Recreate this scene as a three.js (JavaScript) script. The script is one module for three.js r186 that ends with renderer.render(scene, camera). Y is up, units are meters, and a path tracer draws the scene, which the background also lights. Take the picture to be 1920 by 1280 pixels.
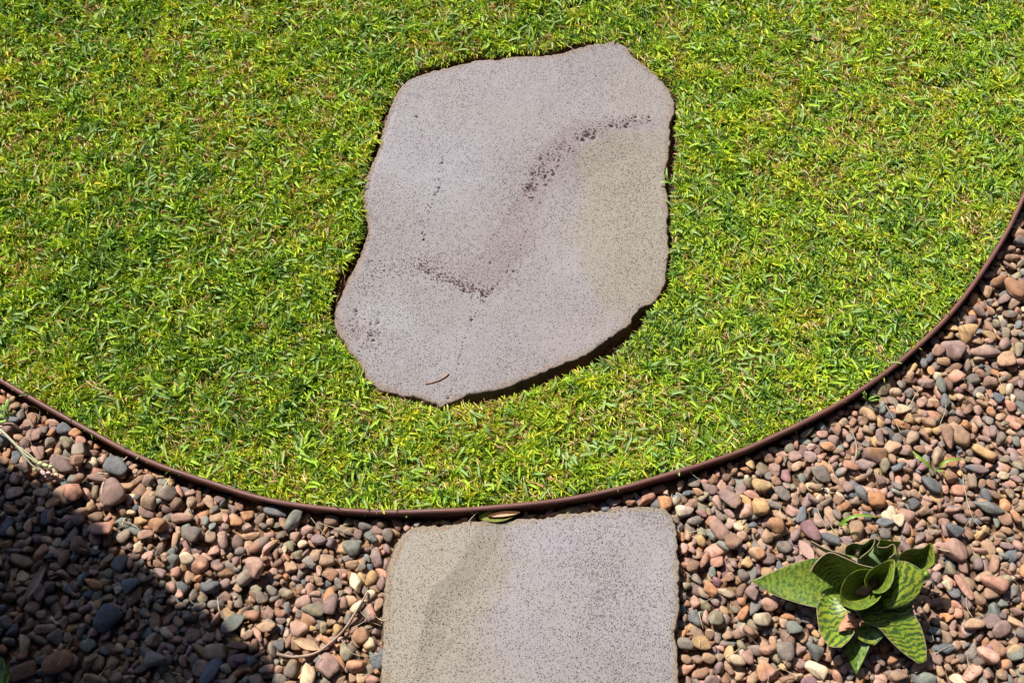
import * as THREE from 'three';
import { Sky } from 'three/addons/objects/Sky.js';
import { mergeGeometries, mergeVertices } from 'three/addons/utils/BufferGeometryUtils.js';

// ---------------------------------------------------------------- camera, sky, sun, exposure
const scene = new THREE.Scene();
const PITCH = THREE.MathUtils.degToRad(64), FOV = 34, CAM_H = 1.6;
const CAM_Z = CAM_H / Math.tan(PITCH);
const camera = new THREE.PerspectiveCamera(FOV, 1.5, 0.05, 400);
camera.position.set(0, CAM_H, CAM_Z);
camera.lookAt(0, 0, 0);

const SUN_EL = THREE.MathUtils.degToRad(52), SUN_AZ = THREE.MathUtils.degToRad(42);   // azimuth: from straight ahead towards the left
const SUN = new THREE.Vector3(-Math.sin(SUN_AZ) * Math.cos(SUN_EL), Math.sin(SUN_EL), -Math.cos(SUN_AZ) * Math.cos(SUN_EL));
const sky = new Sky();
sky.name = 'sky';
sky.scale.setScalar(300);
sky.userData = { kind: 'structure' };
Object.assign(sky.material.uniforms.turbidity, { value: 10 });
Object.assign(sky.material.uniforms.rayleigh, { value: 0.35 });
Object.assign(sky.material.uniforms.mieCoefficient, { value: 0.004 });
sky.material.uniforms.sunPosition.value.copy(SUN);
scene.add(sky);
scene.environmentIntensity = 0.12;
const sun = new THREE.DirectionalLight(new THREE.Color(1, 0.95, 0.87), 5);
sun.name = 'sun';
sun.position.copy(SUN).multiplyScalar(12);
sun.castShadow = true;
sun.shadow.mapSize.set(4096, 4096);
Object.assign(sun.shadow.camera, { left: -3, right: 3, top: 3, bottom: -3, near: 0.5, far: 30 });
scene.add(sun, sun.target);
const renderer = new THREE.WebGLRenderer({ antialias: true });
renderer.setSize(1024, 682);
renderer.shadowMap.enabled = true;
renderer.toneMapping = THREE.LinearToneMapping;
renderer.toneMappingExposure = 1.8;

// ---------------------------------------------------------------- helpers
let seed = 20240611;
const rnd = () => { seed = (seed + 0x6d2b79f5) | 0; let t = Math.imul(seed ^ (seed >>> 15), 1 | seed); t = (t + Math.imul(t ^ (t >>> 7), 61 | t)) ^ t; return ((t ^ (t >>> 14)) >>> 0) / 4294967296; };
const rr = (a, b) => a + (b - a) * rnd();
const gauss = () => (rnd() + rnd() + rnd() + rnd() - 2) * 1.0;
const clamp = (x, a = 0, b = 1) => Math.min(b, Math.max(a, x));
const sstep = (a, b, x) => { const t = clamp((x - a) / (b - a)); return t * t * (3 - 2 * t); };
const lerp = (a, b, t) => a + (b - a) * t;
const pick = (a) => a[Math.min(a.length - 1, Math.floor(rnd() * a.length))];
const h2 = (x, y) => { let n = Math.imul(x, 374761393) + Math.imul(y, 668265263) | 0; n = Math.imul(n ^ (n >>> 13), 1274126177); return ((n ^ (n >>> 16)) >>> 0) / 4294967296; };
function noise(x, y) {
  const xi = Math.floor(x), yi = Math.floor(y), fx = x - xi, fy = y - yi, u = fx * fx * (3 - 2 * fx), v = fy * fy * (3 - 2 * fy);
  return lerp(lerp(h2(xi, yi), h2(xi + 1, yi), u), lerp(h2(xi, yi + 1), h2(xi + 1, yi + 1), u), v);
}
const fbm = (x, y, o = 4) => { let s = 0, a = 0.5, t = 0; for (let i = 0; i < o; i++) { s += a * noise(x, y); t += a; x = x * 2.03 + 17.1; y = y * 2.03 + 9.7; a *= 0.5; } return s / t; };
const lin = (c) => { c /= 255; return c <= 0.04045 ? c / 12.92 : Math.pow((c + 0.055) / 1.055, 2.4); };
const rgbLin = (a) => a.map(lin);
const V = (x, y, z) => new THREE.Vector3(x, y, z);

// a pixel of the 1920 x 1280 photograph and the height of the thing it shows -> the point in the place
const FOCAL = 640 / Math.tan(THREE.MathUtils.degToRad(FOV / 2));
function at(px, py, h = 0) {
  const x = (px - 960) / FOCAL, y = -(py - 640) / FOCAL;
  const dy = -Math.sin(PITCH) + y * Math.cos(PITCH), dz = -Math.cos(PITCH) - y * Math.sin(PITCH);
  const t = (h - CAM_H) / dy;
  return V(x * t, h, CAM_Z + dz * t);
}
function toPhoto(x, y, z) {
  const Y = y - CAM_H, Z = z - CAM_Z;
  const depth = -Y * Math.sin(PITCH) - Z * Math.cos(PITCH), up = Y * Math.cos(PITCH) - Z * Math.sin(PITCH);
  return [960 + FOCAL * x / depth, 640 - FOCAL * up / depth];
}
const mmPerPx = (px, py) => { const p = at(px, py); return p.distanceTo(camera.position) / FOCAL; };
const inPhoto = (x, y, z, m = 0) => { const [a, b] = toPhoto(x, y, z); return a > -m && a < 1920 + m && b > -m && b < 1280 + m; };

const taken = new Map();
function numbered(n) { const k = taken.get(n) ?? 0; taken.set(n, k + 1); return k ? n + '_' + String(k).padStart(3, '0') : n; }
function tag(o, label, category, group, kind) {
  o.userData = { label, category };
  if (group) o.userData.group = group;
  if (kind) o.userData.kind = kind;
  return o;
}
function add(o, name, parent = scene) { o.name = parent === scene ? numbered(name) : name; o.castShadow = o.receiveShadow = true; parent.add(o); return o; }
function mesh(geo, mat, name, parent = scene) { return add(new THREE.Mesh(geo, mat), name, parent); }

// polylines on the ground
const P2 = (v) => ({ x: v.x, z: v.z });
function spline(pts, n, closed) {
  const c = new THREE.CatmullRomCurve3(pts, closed, 'centripetal');
  c.arcLengthDivisions = 1200;
  const out = c.getSpacedPoints(n);
  if (closed) out.pop();
  return out;
}
function distLine(x, z, L, closed) {            // [distance, index of the nearest segment, side]
  let best = 1e9, bi = 0, side = 1;
  for (let i = 0, n = L.length - (closed ? 0 : 1); i < n; i++) {
    const a = L[i], b = L[(i + 1) % L.length], ex = b.x - a.x, ez = b.z - a.z, t = clamp(((x - a.x) * ex + (z - a.z) * ez) / (ex * ex + ez * ez || 1e-12));
    const dx = x - a.x - ex * t, dz = z - a.z - ez * t, d = dx * dx + dz * dz;
    if (d < best) { best = d; bi = i; side = ex * (z - a.z) - ez * (x - a.x) > 0 ? 1 : -1; }
  }
  return [Math.sqrt(best), bi, side];
}
function inside(x, z, L) {
  let r = false;
  for (let i = 0, j = L.length - 1; i < L.length; j = i++) if ((L[i].z > z) !== (L[j].z > z) && x < (L[j].x - L[i].x) * (z - L[i].z) / (L[j].z - L[i].z) + L[i].x) r = !r;
  return r;
}

function dataTexture(w, h, fill, srgb, repeat = true) {
  const d = new Uint8Array(w * h * 4), c = [0, 0, 0];
  for (let y = 0; y < h; y++) for (let x = 0; x < w; x++) {
    fill(x, y, c);
    const o = (y * w + x) * 4;
    d[o] = clamp(c[0], 0, 255); d[o + 1] = clamp(c[1], 0, 255); d[o + 2] = clamp(c[2], 0, 255); d[o + 3] = 255;
  }
  return finish(d, w, h, srgb, repeat);
}
function finish(d, w, h, srgb, repeat) {
  const t = new THREE.DataTexture(d, w, h);
  t.magFilter = t.minFilter = THREE.LinearFilter;
  t.wrapS = t.wrapT = repeat ? THREE.RepeatWrapping : THREE.ClampToEdgeWrapping;
  if (srgb) t.colorSpace = THREE.SRGBColorSpace;
  t.needsUpdate = true;
  return t;
}
// tileable noise for textures: period p cells
function tnoise(x, y, p) {
  const xi = Math.floor(x), yi = Math.floor(y), fx = x - xi, fy = y - yi, u = fx * fx * (3 - 2 * fx), v = fy * fy * (3 - 2 * fy), m = (a) => ((a % p) + p) % p;
  return lerp(lerp(h2(m(xi), m(yi) + 911), h2(m(xi + 1), m(yi) + 911), u), lerp(h2(m(xi), m(yi + 1) + 911), h2(m(xi + 1), m(yi + 1) + 911), u), v);
}
const tfbm = (u, v, p, o) => { let s = 0, a = 0.5, t = 0; for (let i = 0; i < o; i++) { s += a * tnoise(u * p, v * p, p); t += a; p *= 2; a *= 0.55; } return s / t; };

// ---------------------------------------------------------------- the outlines read from the photograph
const TURF = 0.002, RIM_TOP = 0.021, STONE_A = 0.015, STONE_B = 0.015;
const edgePx = [[-430, 60], [-395, 235], [-325, 395], [-232, 520], [-118, 628], [0, 711], [100, 770], [250, 850], [400, 905], [500, 934], [650, 954], [800, 957], [950, 949], [1100, 927], [1250, 889], [1400, 839], [1550, 767], [1700, 667], [1800, 567], [1880, 450], [1920, 371], [1957, 280], [1990, 160], [2008, 0], [2012, -160]];
const edgeLine = spline(edgePx.map(([x, y]) => at(x, y, RIM_TOP)), 260, false);
const outA = [[775, 145], [800, 137], [850, 124], [900, 112], [930, 112], [960, 107], [1000, 105], [1045, 101], [1070, 94], [1100, 85], [1130, 80], [1155, 78], [1172, 86], [1188, 104], [1215, 128], [1240, 150], [1258, 175], [1264, 195], [1262, 215], [1255, 228], [1257, 250], [1254, 290], [1248, 315], [1250, 360], [1252, 420], [1254, 470], [1250, 500], [1245, 535], [1227, 562], [1192, 588], [1184, 606], [1150, 630], [1100, 664], [1060, 680], [1000, 705], [940, 728], [880, 742], [842, 754], [826, 763], [815, 757], [780, 745], [730, 735], [700, 722], [685, 708], [673, 680], [655, 660], [645, 640], [630, 615], [627, 595], [632, 570], [645, 540], [665, 500], [680, 460], [689, 420], [680, 388], [683, 350], [695, 310], [708, 275], [715, 250], [727, 215], [742, 180], [756, 160]];
const outB = [[765, 990], [800, 983], [850, 979], [900, 977], [960, 972], [1000, 970], [1060, 963], [1120, 957], [1180, 952], [1228, 951], [1250, 957], [1263, 975], [1270, 1000], [1272, 1040], [1273, 1080], [1275, 1120], [1272, 1160], [1267, 1185], [1268, 1210], [1270, 1250], [1270, 1300], [1264, 1380], [1248, 1440], [1190, 1470], [1000, 1478], [800, 1470], [738, 1440], [716, 1370], [714, 1280], [716, 1200], [718, 1140], [722, 1090], [728, 1060], [738, 1030], [750, 1004]];
const lineA = spline(outA.map(([x, y]) => at(x, y, STONE_A)), 760, true);
const lineB = spline(outB.map(([x, y]) => at(x, y, STONE_B)), 760, true);
const coarse = (L, k) => L.filter((_, i) => i % k === 0);
const lineAc = coarse(lineA, 6), lineBc = coarse(lineB, 6), edgeC = coarse(edgeLine, 3);
// the lawn: everything behind the edging
const lawnPoly = [...edgeC.map(P2), { x: 1.45, z: -1.5 }, { x: -1.6, z: -1.5 }];

// width of the open trench between turf and stone, which changes along the stone (pixel on the rim, millimetres)
const gapKeys = [[775, 145, 11], [850, 124, 13], [1000, 105, 9], [1080, 90, 12], [1155, 78, 3], [1240, 150, 4], [1264, 195, 8], [1258, 250, 13], [1250, 320, 14], [1252, 420, 6], [1254, 500, 9], [1230, 562, 13], [1185, 606, 20], [1100, 664, 24], [1000, 705, 19], [900, 738, 14], [830, 762, 4], [760, 740, 6], [700, 722, 1], [660, 665, 1], [630, 610, 4], [632, 570, 10], [650, 530, 17], [672, 480, 13], [689, 415, 5], [683, 350, 2], [708, 275, 8], [727, 215, 14], [742, 180, 5]];
const gapAt = (() => {
  const k = gapKeys.map(([x, y, g]) => ({ p: at(x, y, STONE_A), g: g / 1000 }));
  return (x, z) => { let w = 0, s = 0; for (const { p, g } of k) { const d = (p.x - x) ** 2 + (p.z - z) ** 2 + 4e-5, q = 1 / (d * d); w += q; s += q * g; } return s / w; };
})();
const lawnHole = lineAc.map((p, i) => {
  const a = lineAc[(i + lineAc.length - 1) % lineAc.length], b = lineAc[(i + 1) % lineAc.length];
  let nx = b.z - a.z, nz = -(b.x - a.x);
  const l = Math.hypot(nx, nz); nx /= l; nz /= l;
  const g = gapAt(p.x, p.z) * (nz < -0.3 ? 1.35 : 1) + 0.002 + 0.004 * (noise(i * 0.7, 3.3) - 0.5);
  return { x: p.x + nx * g, z: p.z + nz * g };
});
if (inside(lineAc[0].x, lineAc[0].z, lawnHole) === false) throw new Error('the trench runs inside the stone');

// ---------------------------------------------------------------- gravel: pebbles dropped one by one onto a height field
const CELL = 0.002, X0 = -1.3, X1 = 1.35, Z0 = -0.75, Z1 = 0.95, NX = Math.round((X1 - X0) / CELL), NZ = Math.round((Z1 - Z0) / CELL);
const H = new Float32Array(NX * NZ), ID = new Int32Array(NX * NZ).fill(-1);
const BLOCK = 9;
for (let j = 0; j < NZ; j += 2) for (let i = 0; i < NX; i += 2) {
  const x = X0 + (i + 1) * CELL, z = Z0 + (j + 1) * CELL;
  let no = inside(x, z, lawnPoly) || inside(x, z, lineBc);
  if (!no && z < 0.4) no = distLine(x, z, edgeC)[0] < 0.0035;
  if (no) for (const [a, b] of [[0, 0], [1, 0], [0, 1], [1, 1]]) if (i + a < NX && j + b < NZ) H[(j + b) * NX + i + a] = BLOCK;
}
const palette = {           // sRGB base colours, share, words
  brown: [[152, 116, 92], 16, 'brown'], tan: [[178, 144, 114], 18, 'tan'], mauve: [[150, 122, 112], 16, 'mauve-brown'], grey: [[138, 123, 110], 14, 'grey-brown'],
  orange: [[186, 134, 94], 8, 'orange'], pink: [[186, 146, 126], 11, 'pinkish'], slate: [[112, 112, 113], 6, 'slate-grey'], ochre: [[190, 154, 106], 5, 'ochre'],
  cream: [[208, 184, 150], 4, 'cream'], olive: [[150, 136, 108], 5, 'olive-grey'], salmon: [[194, 142, 118], 5, 'salmon'], green: [[130, 130, 118], 4, 'green-grey'], purple: [[148, 108, 108], 1, 'purple-brown'],
};
const bag = Object.entries(palette).flatMap(([k, [, n]]) => Array(n).fill(k));
const pebbles = [];
const M3 = new THREE.Matrix3(), Q = new THREE.Quaternion(), E3 = new THREE.Euler(), m4 = new THREE.Matrix4();
function newPebble(a, b, c, yaw, tx, tz, kind) {
  const q = new THREE.Quaternion().setFromEuler(E3.set(tx, yaw, tz, 'YXZ'));
  m4.makeRotationFromQuaternion(q);
  const e = m4.elements, R = [[e[0], e[4], e[8]], [e[1], e[5], e[9]], [e[2], e[6], e[10]]], w = [1 / (a * a), 1 / (b * b), 1 / (c * c)], S = (i, j) => R[i][0] * R[j][0] * w[0] + R[i][1] * R[j][1] * w[1] + R[i][2] * R[j][2] * w[2];
  const p = { a, b, c, q, kind, sxx: S(0, 0), syy: S(1, 1), szz: S(2, 2), sxy: S(0, 1), sxz: S(0, 2), syz: S(1, 2) };
  p.hx = Math.sqrt(R[0][0] ** 2 * a * a + R[0][1] ** 2 * b * b + R[0][2] ** 2 * c * c);
  p.hz = Math.sqrt(R[2][0] ** 2 * a * a + R[2][1] ** 2 * b * b + R[2][2] ** 2 * c * c);
  return p;
}
function restHeight(p, x, z, strict = true) {
  const i0 = Math.floor((x - p.hx - X0) / CELL), i1 = Math.ceil((x + p.hx - X0) / CELL), j0 = Math.floor((z - p.hz - Z0) / CELL), j1 = Math.ceil((z + p.hz - Z0) / CELL);
  if (i0 < 0 || j0 < 0 || i1 >= NX || j1 >= NZ) return 1e3;
  let y = -1;
  for (let j = j0; j <= j1; j++) for (let i = i0; i <= i1; i++) {
    const dx = X0 + (i + 0.5) * CELL - x, dz = Z0 + (j + 0.5) * CELL - z;
    const B = p.sxy * dx + p.syz * dz, C = p.sxx * dx * dx + p.szz * dz * dz + 2 * p.sxz * dx * dz - 1, D = B * B - p.syy * C;
    if (D <= 0) continue;
    const h = H[j * NX + i];
    if (h > 1) { if (strict || C < -0.55) return 1e3; continue; }
    const low = (-B - Math.sqrt(D)) / p.syy;
    if (h - low > y) y = h - low;
  }
  return y;
}
function settle(p, x, z, y) {
  p.x = x; p.y = y; p.z = z; p.id = pebbles.length;
  pebbles.push(p);
  const i0 = Math.max(0, Math.floor((x - p.hx - X0) / CELL)), i1 = Math.min(NX - 1, Math.ceil((x + p.hx - X0) / CELL)), j0 = Math.max(0, Math.floor((z - p.hz - Z0) / CELL)), j1 = Math.min(NZ - 1, Math.ceil((z + p.hz - Z0) / CELL));
  for (let j = j0; j <= j1; j++) for (let i = i0; i <= i1; i++) {
    const dx = X0 + (i + 0.5) * CELL - x, dz = Z0 + (j + 0.5) * CELL - z;
    const B = p.sxy * dx + p.syz * dz, C = p.sxx * dx * dx + p.szz * dz * dz + 2 * p.sxz * dx * dz - 1, D = B * B - p.syy * C;
    if (D <= 0) continue;
    const top = y + (-B + Math.sqrt(D)) / p.syy, o = j * NX + i;
    if (H[o] < 1 && top > H[o]) { H[o] = top; ID[o] = p.id; }
  }
}
function dropField(n, size, tries, kindOf, layer) {
  for (let k = 0; k < n; k++) {
    const s = size(), a = s * rr(0.92, 1.42), c = s * rr(0.62, 0.98), b = s * rr(0.42, 0.8);
    const p = newPebble(a, b, c, rr(0, 6.283), gauss() * 0.2, gauss() * 0.2, kindOf());
    let best = 0.05, bx = 0, bz = 0;
    for (let t = 0; t < tries; t++) {
      const x = rr(X0, X1), z = rr(Z0, Z1), o = Math.floor((z - Z0) / CELL) * NX + Math.floor((x - X0) / CELL);
      if (H[o] > 1) { if (rnd() < 0.8) t--; continue; }
      const y = restHeight(p, x, z);
      if (y < best) { best = y; bx = x; bz = z; }
    }
    if (best < 0.05) { p.layer = layer; settle(p, bx, bz, best - p.b * [0.2, 0.42, 0.56, 0, 0.35][layer]); }
  }
}
const kindAny = () => pick(bag);
dropField(3900, () => rr(0.0075, 0.0125), 12, kindAny, 0);
dropField(5400, () => rr(0.0055, 0.0104), 15, kindAny, 1);
dropField(6600, () => rr(0.0046, 0.0092) + (rnd() < 0.2 ? rr(0, 0.005) : 0), 18, kindAny, 2);

// pebbles that can be recognised in the photograph: centre, length, width (pixels), angle (degrees, clockwise), colour, what tells it apart
const traced = [
  [1571, 1001, 46, 19, 40, 'slate', 'dark slate kidney-shaped pebble at the foot of the arching grass sprout above the striped plant'],
  [1752, 893, 46, 24, 35, 'slate', 'dark slate oblong pebble at the foot of the forked grass sprout'],
  [1665, 971, 34, 16, 5, 'slate', 'flat layered slate pebble above the rolled leaves of the striped plant'], [1849, 866, 40, 17, 0, 'slate'],
  [1651, 835, 38, 32, 0, 'orange'], [1463, 978, 30, 28, 0, 'orange'], [1437, 897, 33, 23, 0, 'ochre'], [1376, 1007, 39, 28, -15, 'brown'], [1375, 922, 42, 32, 55, 'mauve'],
  [1801, 1017, 46, 38, 20, 'pink'], [1805, 991, 32, 28, 80, 'slate'], [1867, 939, 47, 25, 15, 'green'], [1861, 835, 35, 29, 0, 'ochre'], [1814, 800, 44, 32, 50, 'tan'], [1794, 812, 48, 20, 85, 'brown'],
  [1787, 738, 38, 18, 88, 'slate', 'dark upright slate pebble, straight-sided, in the gravel below the end of the brown edging'], [1652, 920, 32, 25, 85, 'orange'], [1700, 968, 28, 21, 80, 'cream'], [1631, 918, 30, 21, 60, 'slate'],
  [1251, 936, 32, 28, 0, 'orange', 'rounded orange pebble touching the back corner of the squared stepping stone'], [1883, 1086, 40, 34, 10, 'salmon'], [1352, 980, 42, 28, 60, 'pink'], [1429, 938, 32, 30, 0, 'ochre'], [1428, 1028, 28, 27, 20, 'orange'],
  [1447, 1062, 24, 20, 10, 'ochre', 'small ochre pebble beside the pointed tip of the big striped leaf'], [1450, 1254, 32, 30, 0, 'salmon'], [1411, 1226, 26, 25, 70, 'salmon'], [1391, 1234, 28, 20, 10, 'cream'], [1540, 1214, 38, 29, 70, 'green'], [1539, 1245, 34, 23, 32, 'cream'],
  [1530, 1272, 27, 26, 0, 'purple', 'round purple pebble below the striped plant'], [1482, 1210, 36, 26, 80, 'grey'], [1454, 1212, 30, 25, -30, 'ochre'], [1496, 1172, 26, 25, 0, 'green'], [1442, 1150, 34, 27, 10, 'cream'], [1457, 1125, 42, 27, -25, 'pink'],
  [1789, 1205, 44, 19, 4, 'slate', 'sunlit flat slate pebble in the shadow of the striped plant'], [1826, 1095, 52, 15, 65, 'salmon', 'long narrow salmon pebble right of the striped plant'], [1416, 1176, 26, 25, 0, 'brown'], [1420, 1108, 32, 24, 85, 'mauve'],
  [178, 978, 39, 27, 10, 'salmon', 'large salmon pebble at the rim of the big shadow'], [287, 978, 29, 26, 0, 'orange'], [259, 954, 30, 24, 80, 'mauve'], [351, 991, 32, 27, 30, 'grey'], [409, 999, 36, 25, 80, 'mauve'],
  [652, 1016, 32, 28, 0, 'green', 'pale blue-grey blocky pebble left of the squared stepping stone'], [362, 1048, 38, 33, 0, 'salmon'], [341, 1038, 30, 23, 5, 'cream'], [474, 1059, 38, 32, 0, 'pink'], [384, 1087, 34, 25, 10, 'slate'], [544, 969, 45, 25, 115, 'green'],
  [510, 944, 40, 19, 10, 'slate', 'wedge-shaped pale slate pebble tucked below the brown edging'], [428, 1160, 45, 25, -20, 'green'], [488, 1166, 38, 24, -10, 'tan'], [579, 1132, 37, 22, 8, 'olive'], [615, 1124, 36, 28, 95, 'mauve'], [707, 1147, 45, 23, 85, 'olive'],
  [705, 1226, 36, 18, 88, 'slate', 'upright straight-sided slate pebble against the squared stepping stone'], [519, 1203, 24, 23, 0, 'slate'], [572, 1258, 36, 21, 100, 'cream'], [607, 1243, 38, 34, 40, 'mauve'], [641, 1211, 30, 26, 60, 'olive'],
  [232, 1085, 36, 30, -20, 'slate'], [94, 1235, 52, 34, -30, 'orange', 'largest orange-brown pebble in the deep shadow'], [386, 1246, 56, 21, -65, 'slate', 'long dark slate pebble at the shadow rim'], [276, 1226, 42, 32, 0, 'grey'], [191, 1156, 48, 36, -70, 'slate'], [135, 1012, 40, 31, 20, 'brown'],
  [212, 1097, 15, 13, 0, 'cream', 'tiny whitish pebble beside a slate one in the deep shadow'], [45, 803, 30, 23, 0, 'mauve'], [109, 792, 28, 23, 40, 'slate'], [131, 799, 24, 21, 70, 'orange'], [139, 813, 26, 18, -5, 'salmon'], [113, 818, 24, 21, -10, 'olive'],
  [140, 833, 25, 24, 0, 'cream', 'round cream pebble by the dry flower stalk'], [142, 851, 27, 23, 0, 'brown'], [208, 862, 42, 29, 20, 'slate'], [103, 855, 40, 27, 10, 'mauve'], [174, 883, 42, 23, 8, 'mauve'], [136, 872, 18, 14, 85, 'slate'], [132, 887, 24, 21, 0, 'brown'], [29, 864, 25, 20, 0, 'mauve'],
  [194, 915, 43, 37, 50, 'mauve'], [125, 909, 40, 30, 45, 'salmon'], [305, 913, 38, 28, -50, 'grey'], [275, 931, 34, 28, -20, 'tan'], [1824, 605, 36, 29, -60, 'ochre'], [1771, 641, 24, 19, -30, 'pink'], [1798, 640, 34, 30, 40, 'mauve'], [1862, 643, 44, 24, 0, 'pink'],
  [1906, 657, 38, 23, -10, 'tan'], [1777, 707, 28, 22, 85, 'green'], [1852, 561, 27, 18, 70, 'salmon'], [1890, 510, 34, 18, -15, 'orange'], [1912, 526, 36, 22, 40, 'salmon'], [1322, 1195, 34, 25, 20, 'ochre'], [1335, 1095, 30, 20, 40, 'orange'], [1310, 1050, 28, 22, -60, 'brown'], [1345, 1150, 30, 24, 0, 'olive'],
  [1870, 1215, 34, 26, 10, 'pink'], [1895, 1170, 30, 24, -30, 'mauve'], [1840, 1160, 34, 24, 0, 'tan'], [1690, 1262, 40, 26, -10, 'tan'], [1750, 1268, 36, 24, 10, 'green'],
];
for (const [px, py, len, wid, ang, kind, label] of traced) {
  const s = mmPerPx(px, py), pos = at(px, py, 0.034);
  const a = len * s / 2, c = wid * s / 2, b = Math.min(c, a) * rr(0.6, 0.75);
  const p = newPebble(a, b, c, -THREE.MathUtils.degToRad(ang), gauss() * 0.06, gauss() * 0.06, kind);
  let best = 1, bx = pos.x, bz = pos.z;
  for (let t = 0; t < 9; t++) { const x = pos.x + (t ? gauss() * 0.0025 : 0), z = pos.z + (t ? gauss() * 0.0025 : 0), y = restHeight(p, x, z, t > 4) + (t ? 0.0008 : 0); if (y < best) { best = y; bx = x; bz = z; } }
  if (best > 0.08) continue;
  p.layer = 3; p.label = label;
  settle(p, bx, bz, best - b * 0.45);
}
dropField(2200, () => rr(0.003, 0.006), 22, kindAny, 4);          // chips in the gaps
// put the mean pebble surface at y = 0
let sumH = 0, nH = 0;
for (let k = 0; k < H.length; k++) if (ID[k] >= 0) { sumH += H[k]; nH++; }
const SHIFT = sumH / nH + 0.002, SOIL = -SHIFT;
for (const p of pebbles) p.y -= SHIFT;
for (let k = 0; k < H.length; k++) H[k] = H[k] > 1 ? H[k] : H[k] - SHIFT;
const topAt = (x, z) => { const i = Math.floor((x - X0) / CELL), j = Math.floor((z - Z0) / CELL); if (i < 0 || j < 0 || i >= NX || j >= NZ) return 0; const h = H[j * NX + i]; return h > 1 ? STONE_B : h; };
function seen() {                                                   // how much of each pebble shows from above, inside the photograph
  const n = new Int32Array(pebbles.length);
  for (let k = 0; k < ID.length; k++) if (ID[k] >= 0) n[ID[k]]++;
  return n;
}
const shown = seen();

// pebble shapes
const ico = [1, 2, 3].map((d) => { const g = new THREE.IcosahedronGeometry(1, d); g.deleteAttribute('normal'); g.deleteAttribute('uv'); return mergeVertices(g, 1e-4); });
function pebbleGeometry(p, detail, turned) {
  const src = ico[detail], n = src.attributes.position.count, pos = new Float32Array(n * 3), col = new Float32Array(n * 3), uv = new Float32Array(n * 2);
  const round = rr(2.1, 4.4), cuts = [], nc = Math.floor(rr(3, 12)), crisp = rr(0.9, 1);
  for (let k = 0; k < nc; k++) { const d = V(gauss(), gauss() * 0.8, gauss()).normalize(); cuts.push([d.x, d.y, d.z, rr(0.5, 0.9)]); }
  const ph = [rr(0, 9), rr(0, 9), rr(0, 9)], amp = rr(0.03, 0.1), v = V(0, 0, 0);
  const base = rgbLin(palette[p.kind][0]), f = rr(0.74, 1.2), hue = gauss() * 0.07, two = rnd() < 0.25 ? rgbLin(palette[pick(bag)][0]) : null, td = V(gauss(), gauss(), gauss()).normalize(), tk = rr(-0.5, 0.6);
  const c0 = [base[0] * f * (1 + hue), base[1] * f, base[2] * f * (1 - hue)];
  const ou = rr(0, 5), ov = rr(0, 5);
  for (let i = 0; i < n; i++) {
    const x = src.attributes.position.getX(i), y = src.attributes.position.getY(i), z = src.attributes.position.getZ(i);
    let r = Math.pow(Math.abs(x) ** round + Math.abs(y) ** round + Math.abs(z) ** round, -1 / round);
    r = Math.min(r, 1.4) * 1.14;
    for (const [a, b, c, d] of cuts) { const t = x * a + y * b + z * c; if (t > 0.01) { const lim = d / t; if (lim < r) r = lerp(r, lim, crisp); } }
    r *= 1 + amp * (Math.sin(2.3 * x + ph[0] + 1.7 * y) + Math.sin(2.9 * z + ph[1] - 1.3 * x) + 0.6 * Math.sin(4.1 * y + ph[2] + 3.7 * z)) * 0.6;
    v.set(x * r * p.a, y * r * p.b, z * r * p.c);
    const mott = 0.9 + 0.2 * fbm(x * 2.2 + ph[0] * 5, z * 2.2 + y * 1.7 + ph[1] * 5, 2), tm = two ? sstep(tk - 0.12, tk + 0.12, x * td.x + y * td.y + z * td.z + 0.4 * (fbm(x * 3 + ph[2], z * 3 + y * 2, 2) - 0.5)) : 0;
    for (let k = 0; k < 3; k++) col[i * 3 + k] = mott * (two ? lerp(c0[k], two[k] * f, tm * 0.8) : c0[k]);
    uv[i * 2] = (v.x + 0.6 * v.y) / 0.06 + ou; uv[i * 2 + 1] = (v.z + 0.6 * v.y) / 0.06 + ov;
    if (turned) { v.applyQuaternion(p.q); v.x += p.x; v.y += p.y; v.z += p.z; }
    pos.set([v.x, v.y, v.z], i * 3);
  }
  const g = new THREE.BufferGeometry();
  g.setAttribute('position', new THREE.BufferAttribute(pos, 3));
  g.setAttribute('color', new THREE.BufferAttribute(col, 3));
  g.setAttribute('uv', new THREE.BufferAttribute(uv, 2));
  g.setIndex(src.index);
  g.computeVertexNormals();
  g.userData.tone = two ? 'two-toned ' : f > 1.06 ? 'pale ' : f < 0.86 ? 'dark ' : '';
  return g;
}
const grainMap = dataTexture(512, 512, (x, y, c) => {
  const u = x / 512, v = y / 512, n = tfbm(u, v, 8, 5), s = h2(x, y);
  const g = 226 + (n - 0.5) * 90 + (s - 0.5) * 30 - (tfbm(u, v, 64, 2) > 0.7 ? 40 : 0);
  c[0] = g; c[1] = g * 0.99; c[2] = g * 0.975;
}, true);
const grainBump = dataTexture(512, 512, (x, y, c) => { const g = 255 * clamp(0.75 * tfbm(x / 512 + 0.3, y / 512, 16, 4) + 0.25 * h2(x + 7, y)); c[0] = c[1] = c[2] = g; }, false);
const pebbleMat = new THREE.MeshStandardMaterial({ vertexColors: true, map: grainMap, bumpMap: grainBump, bumpScale: 0.0009, roughness: 0.85, color: new THREE.Color(0.94, 0.95, 0.95) });

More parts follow.
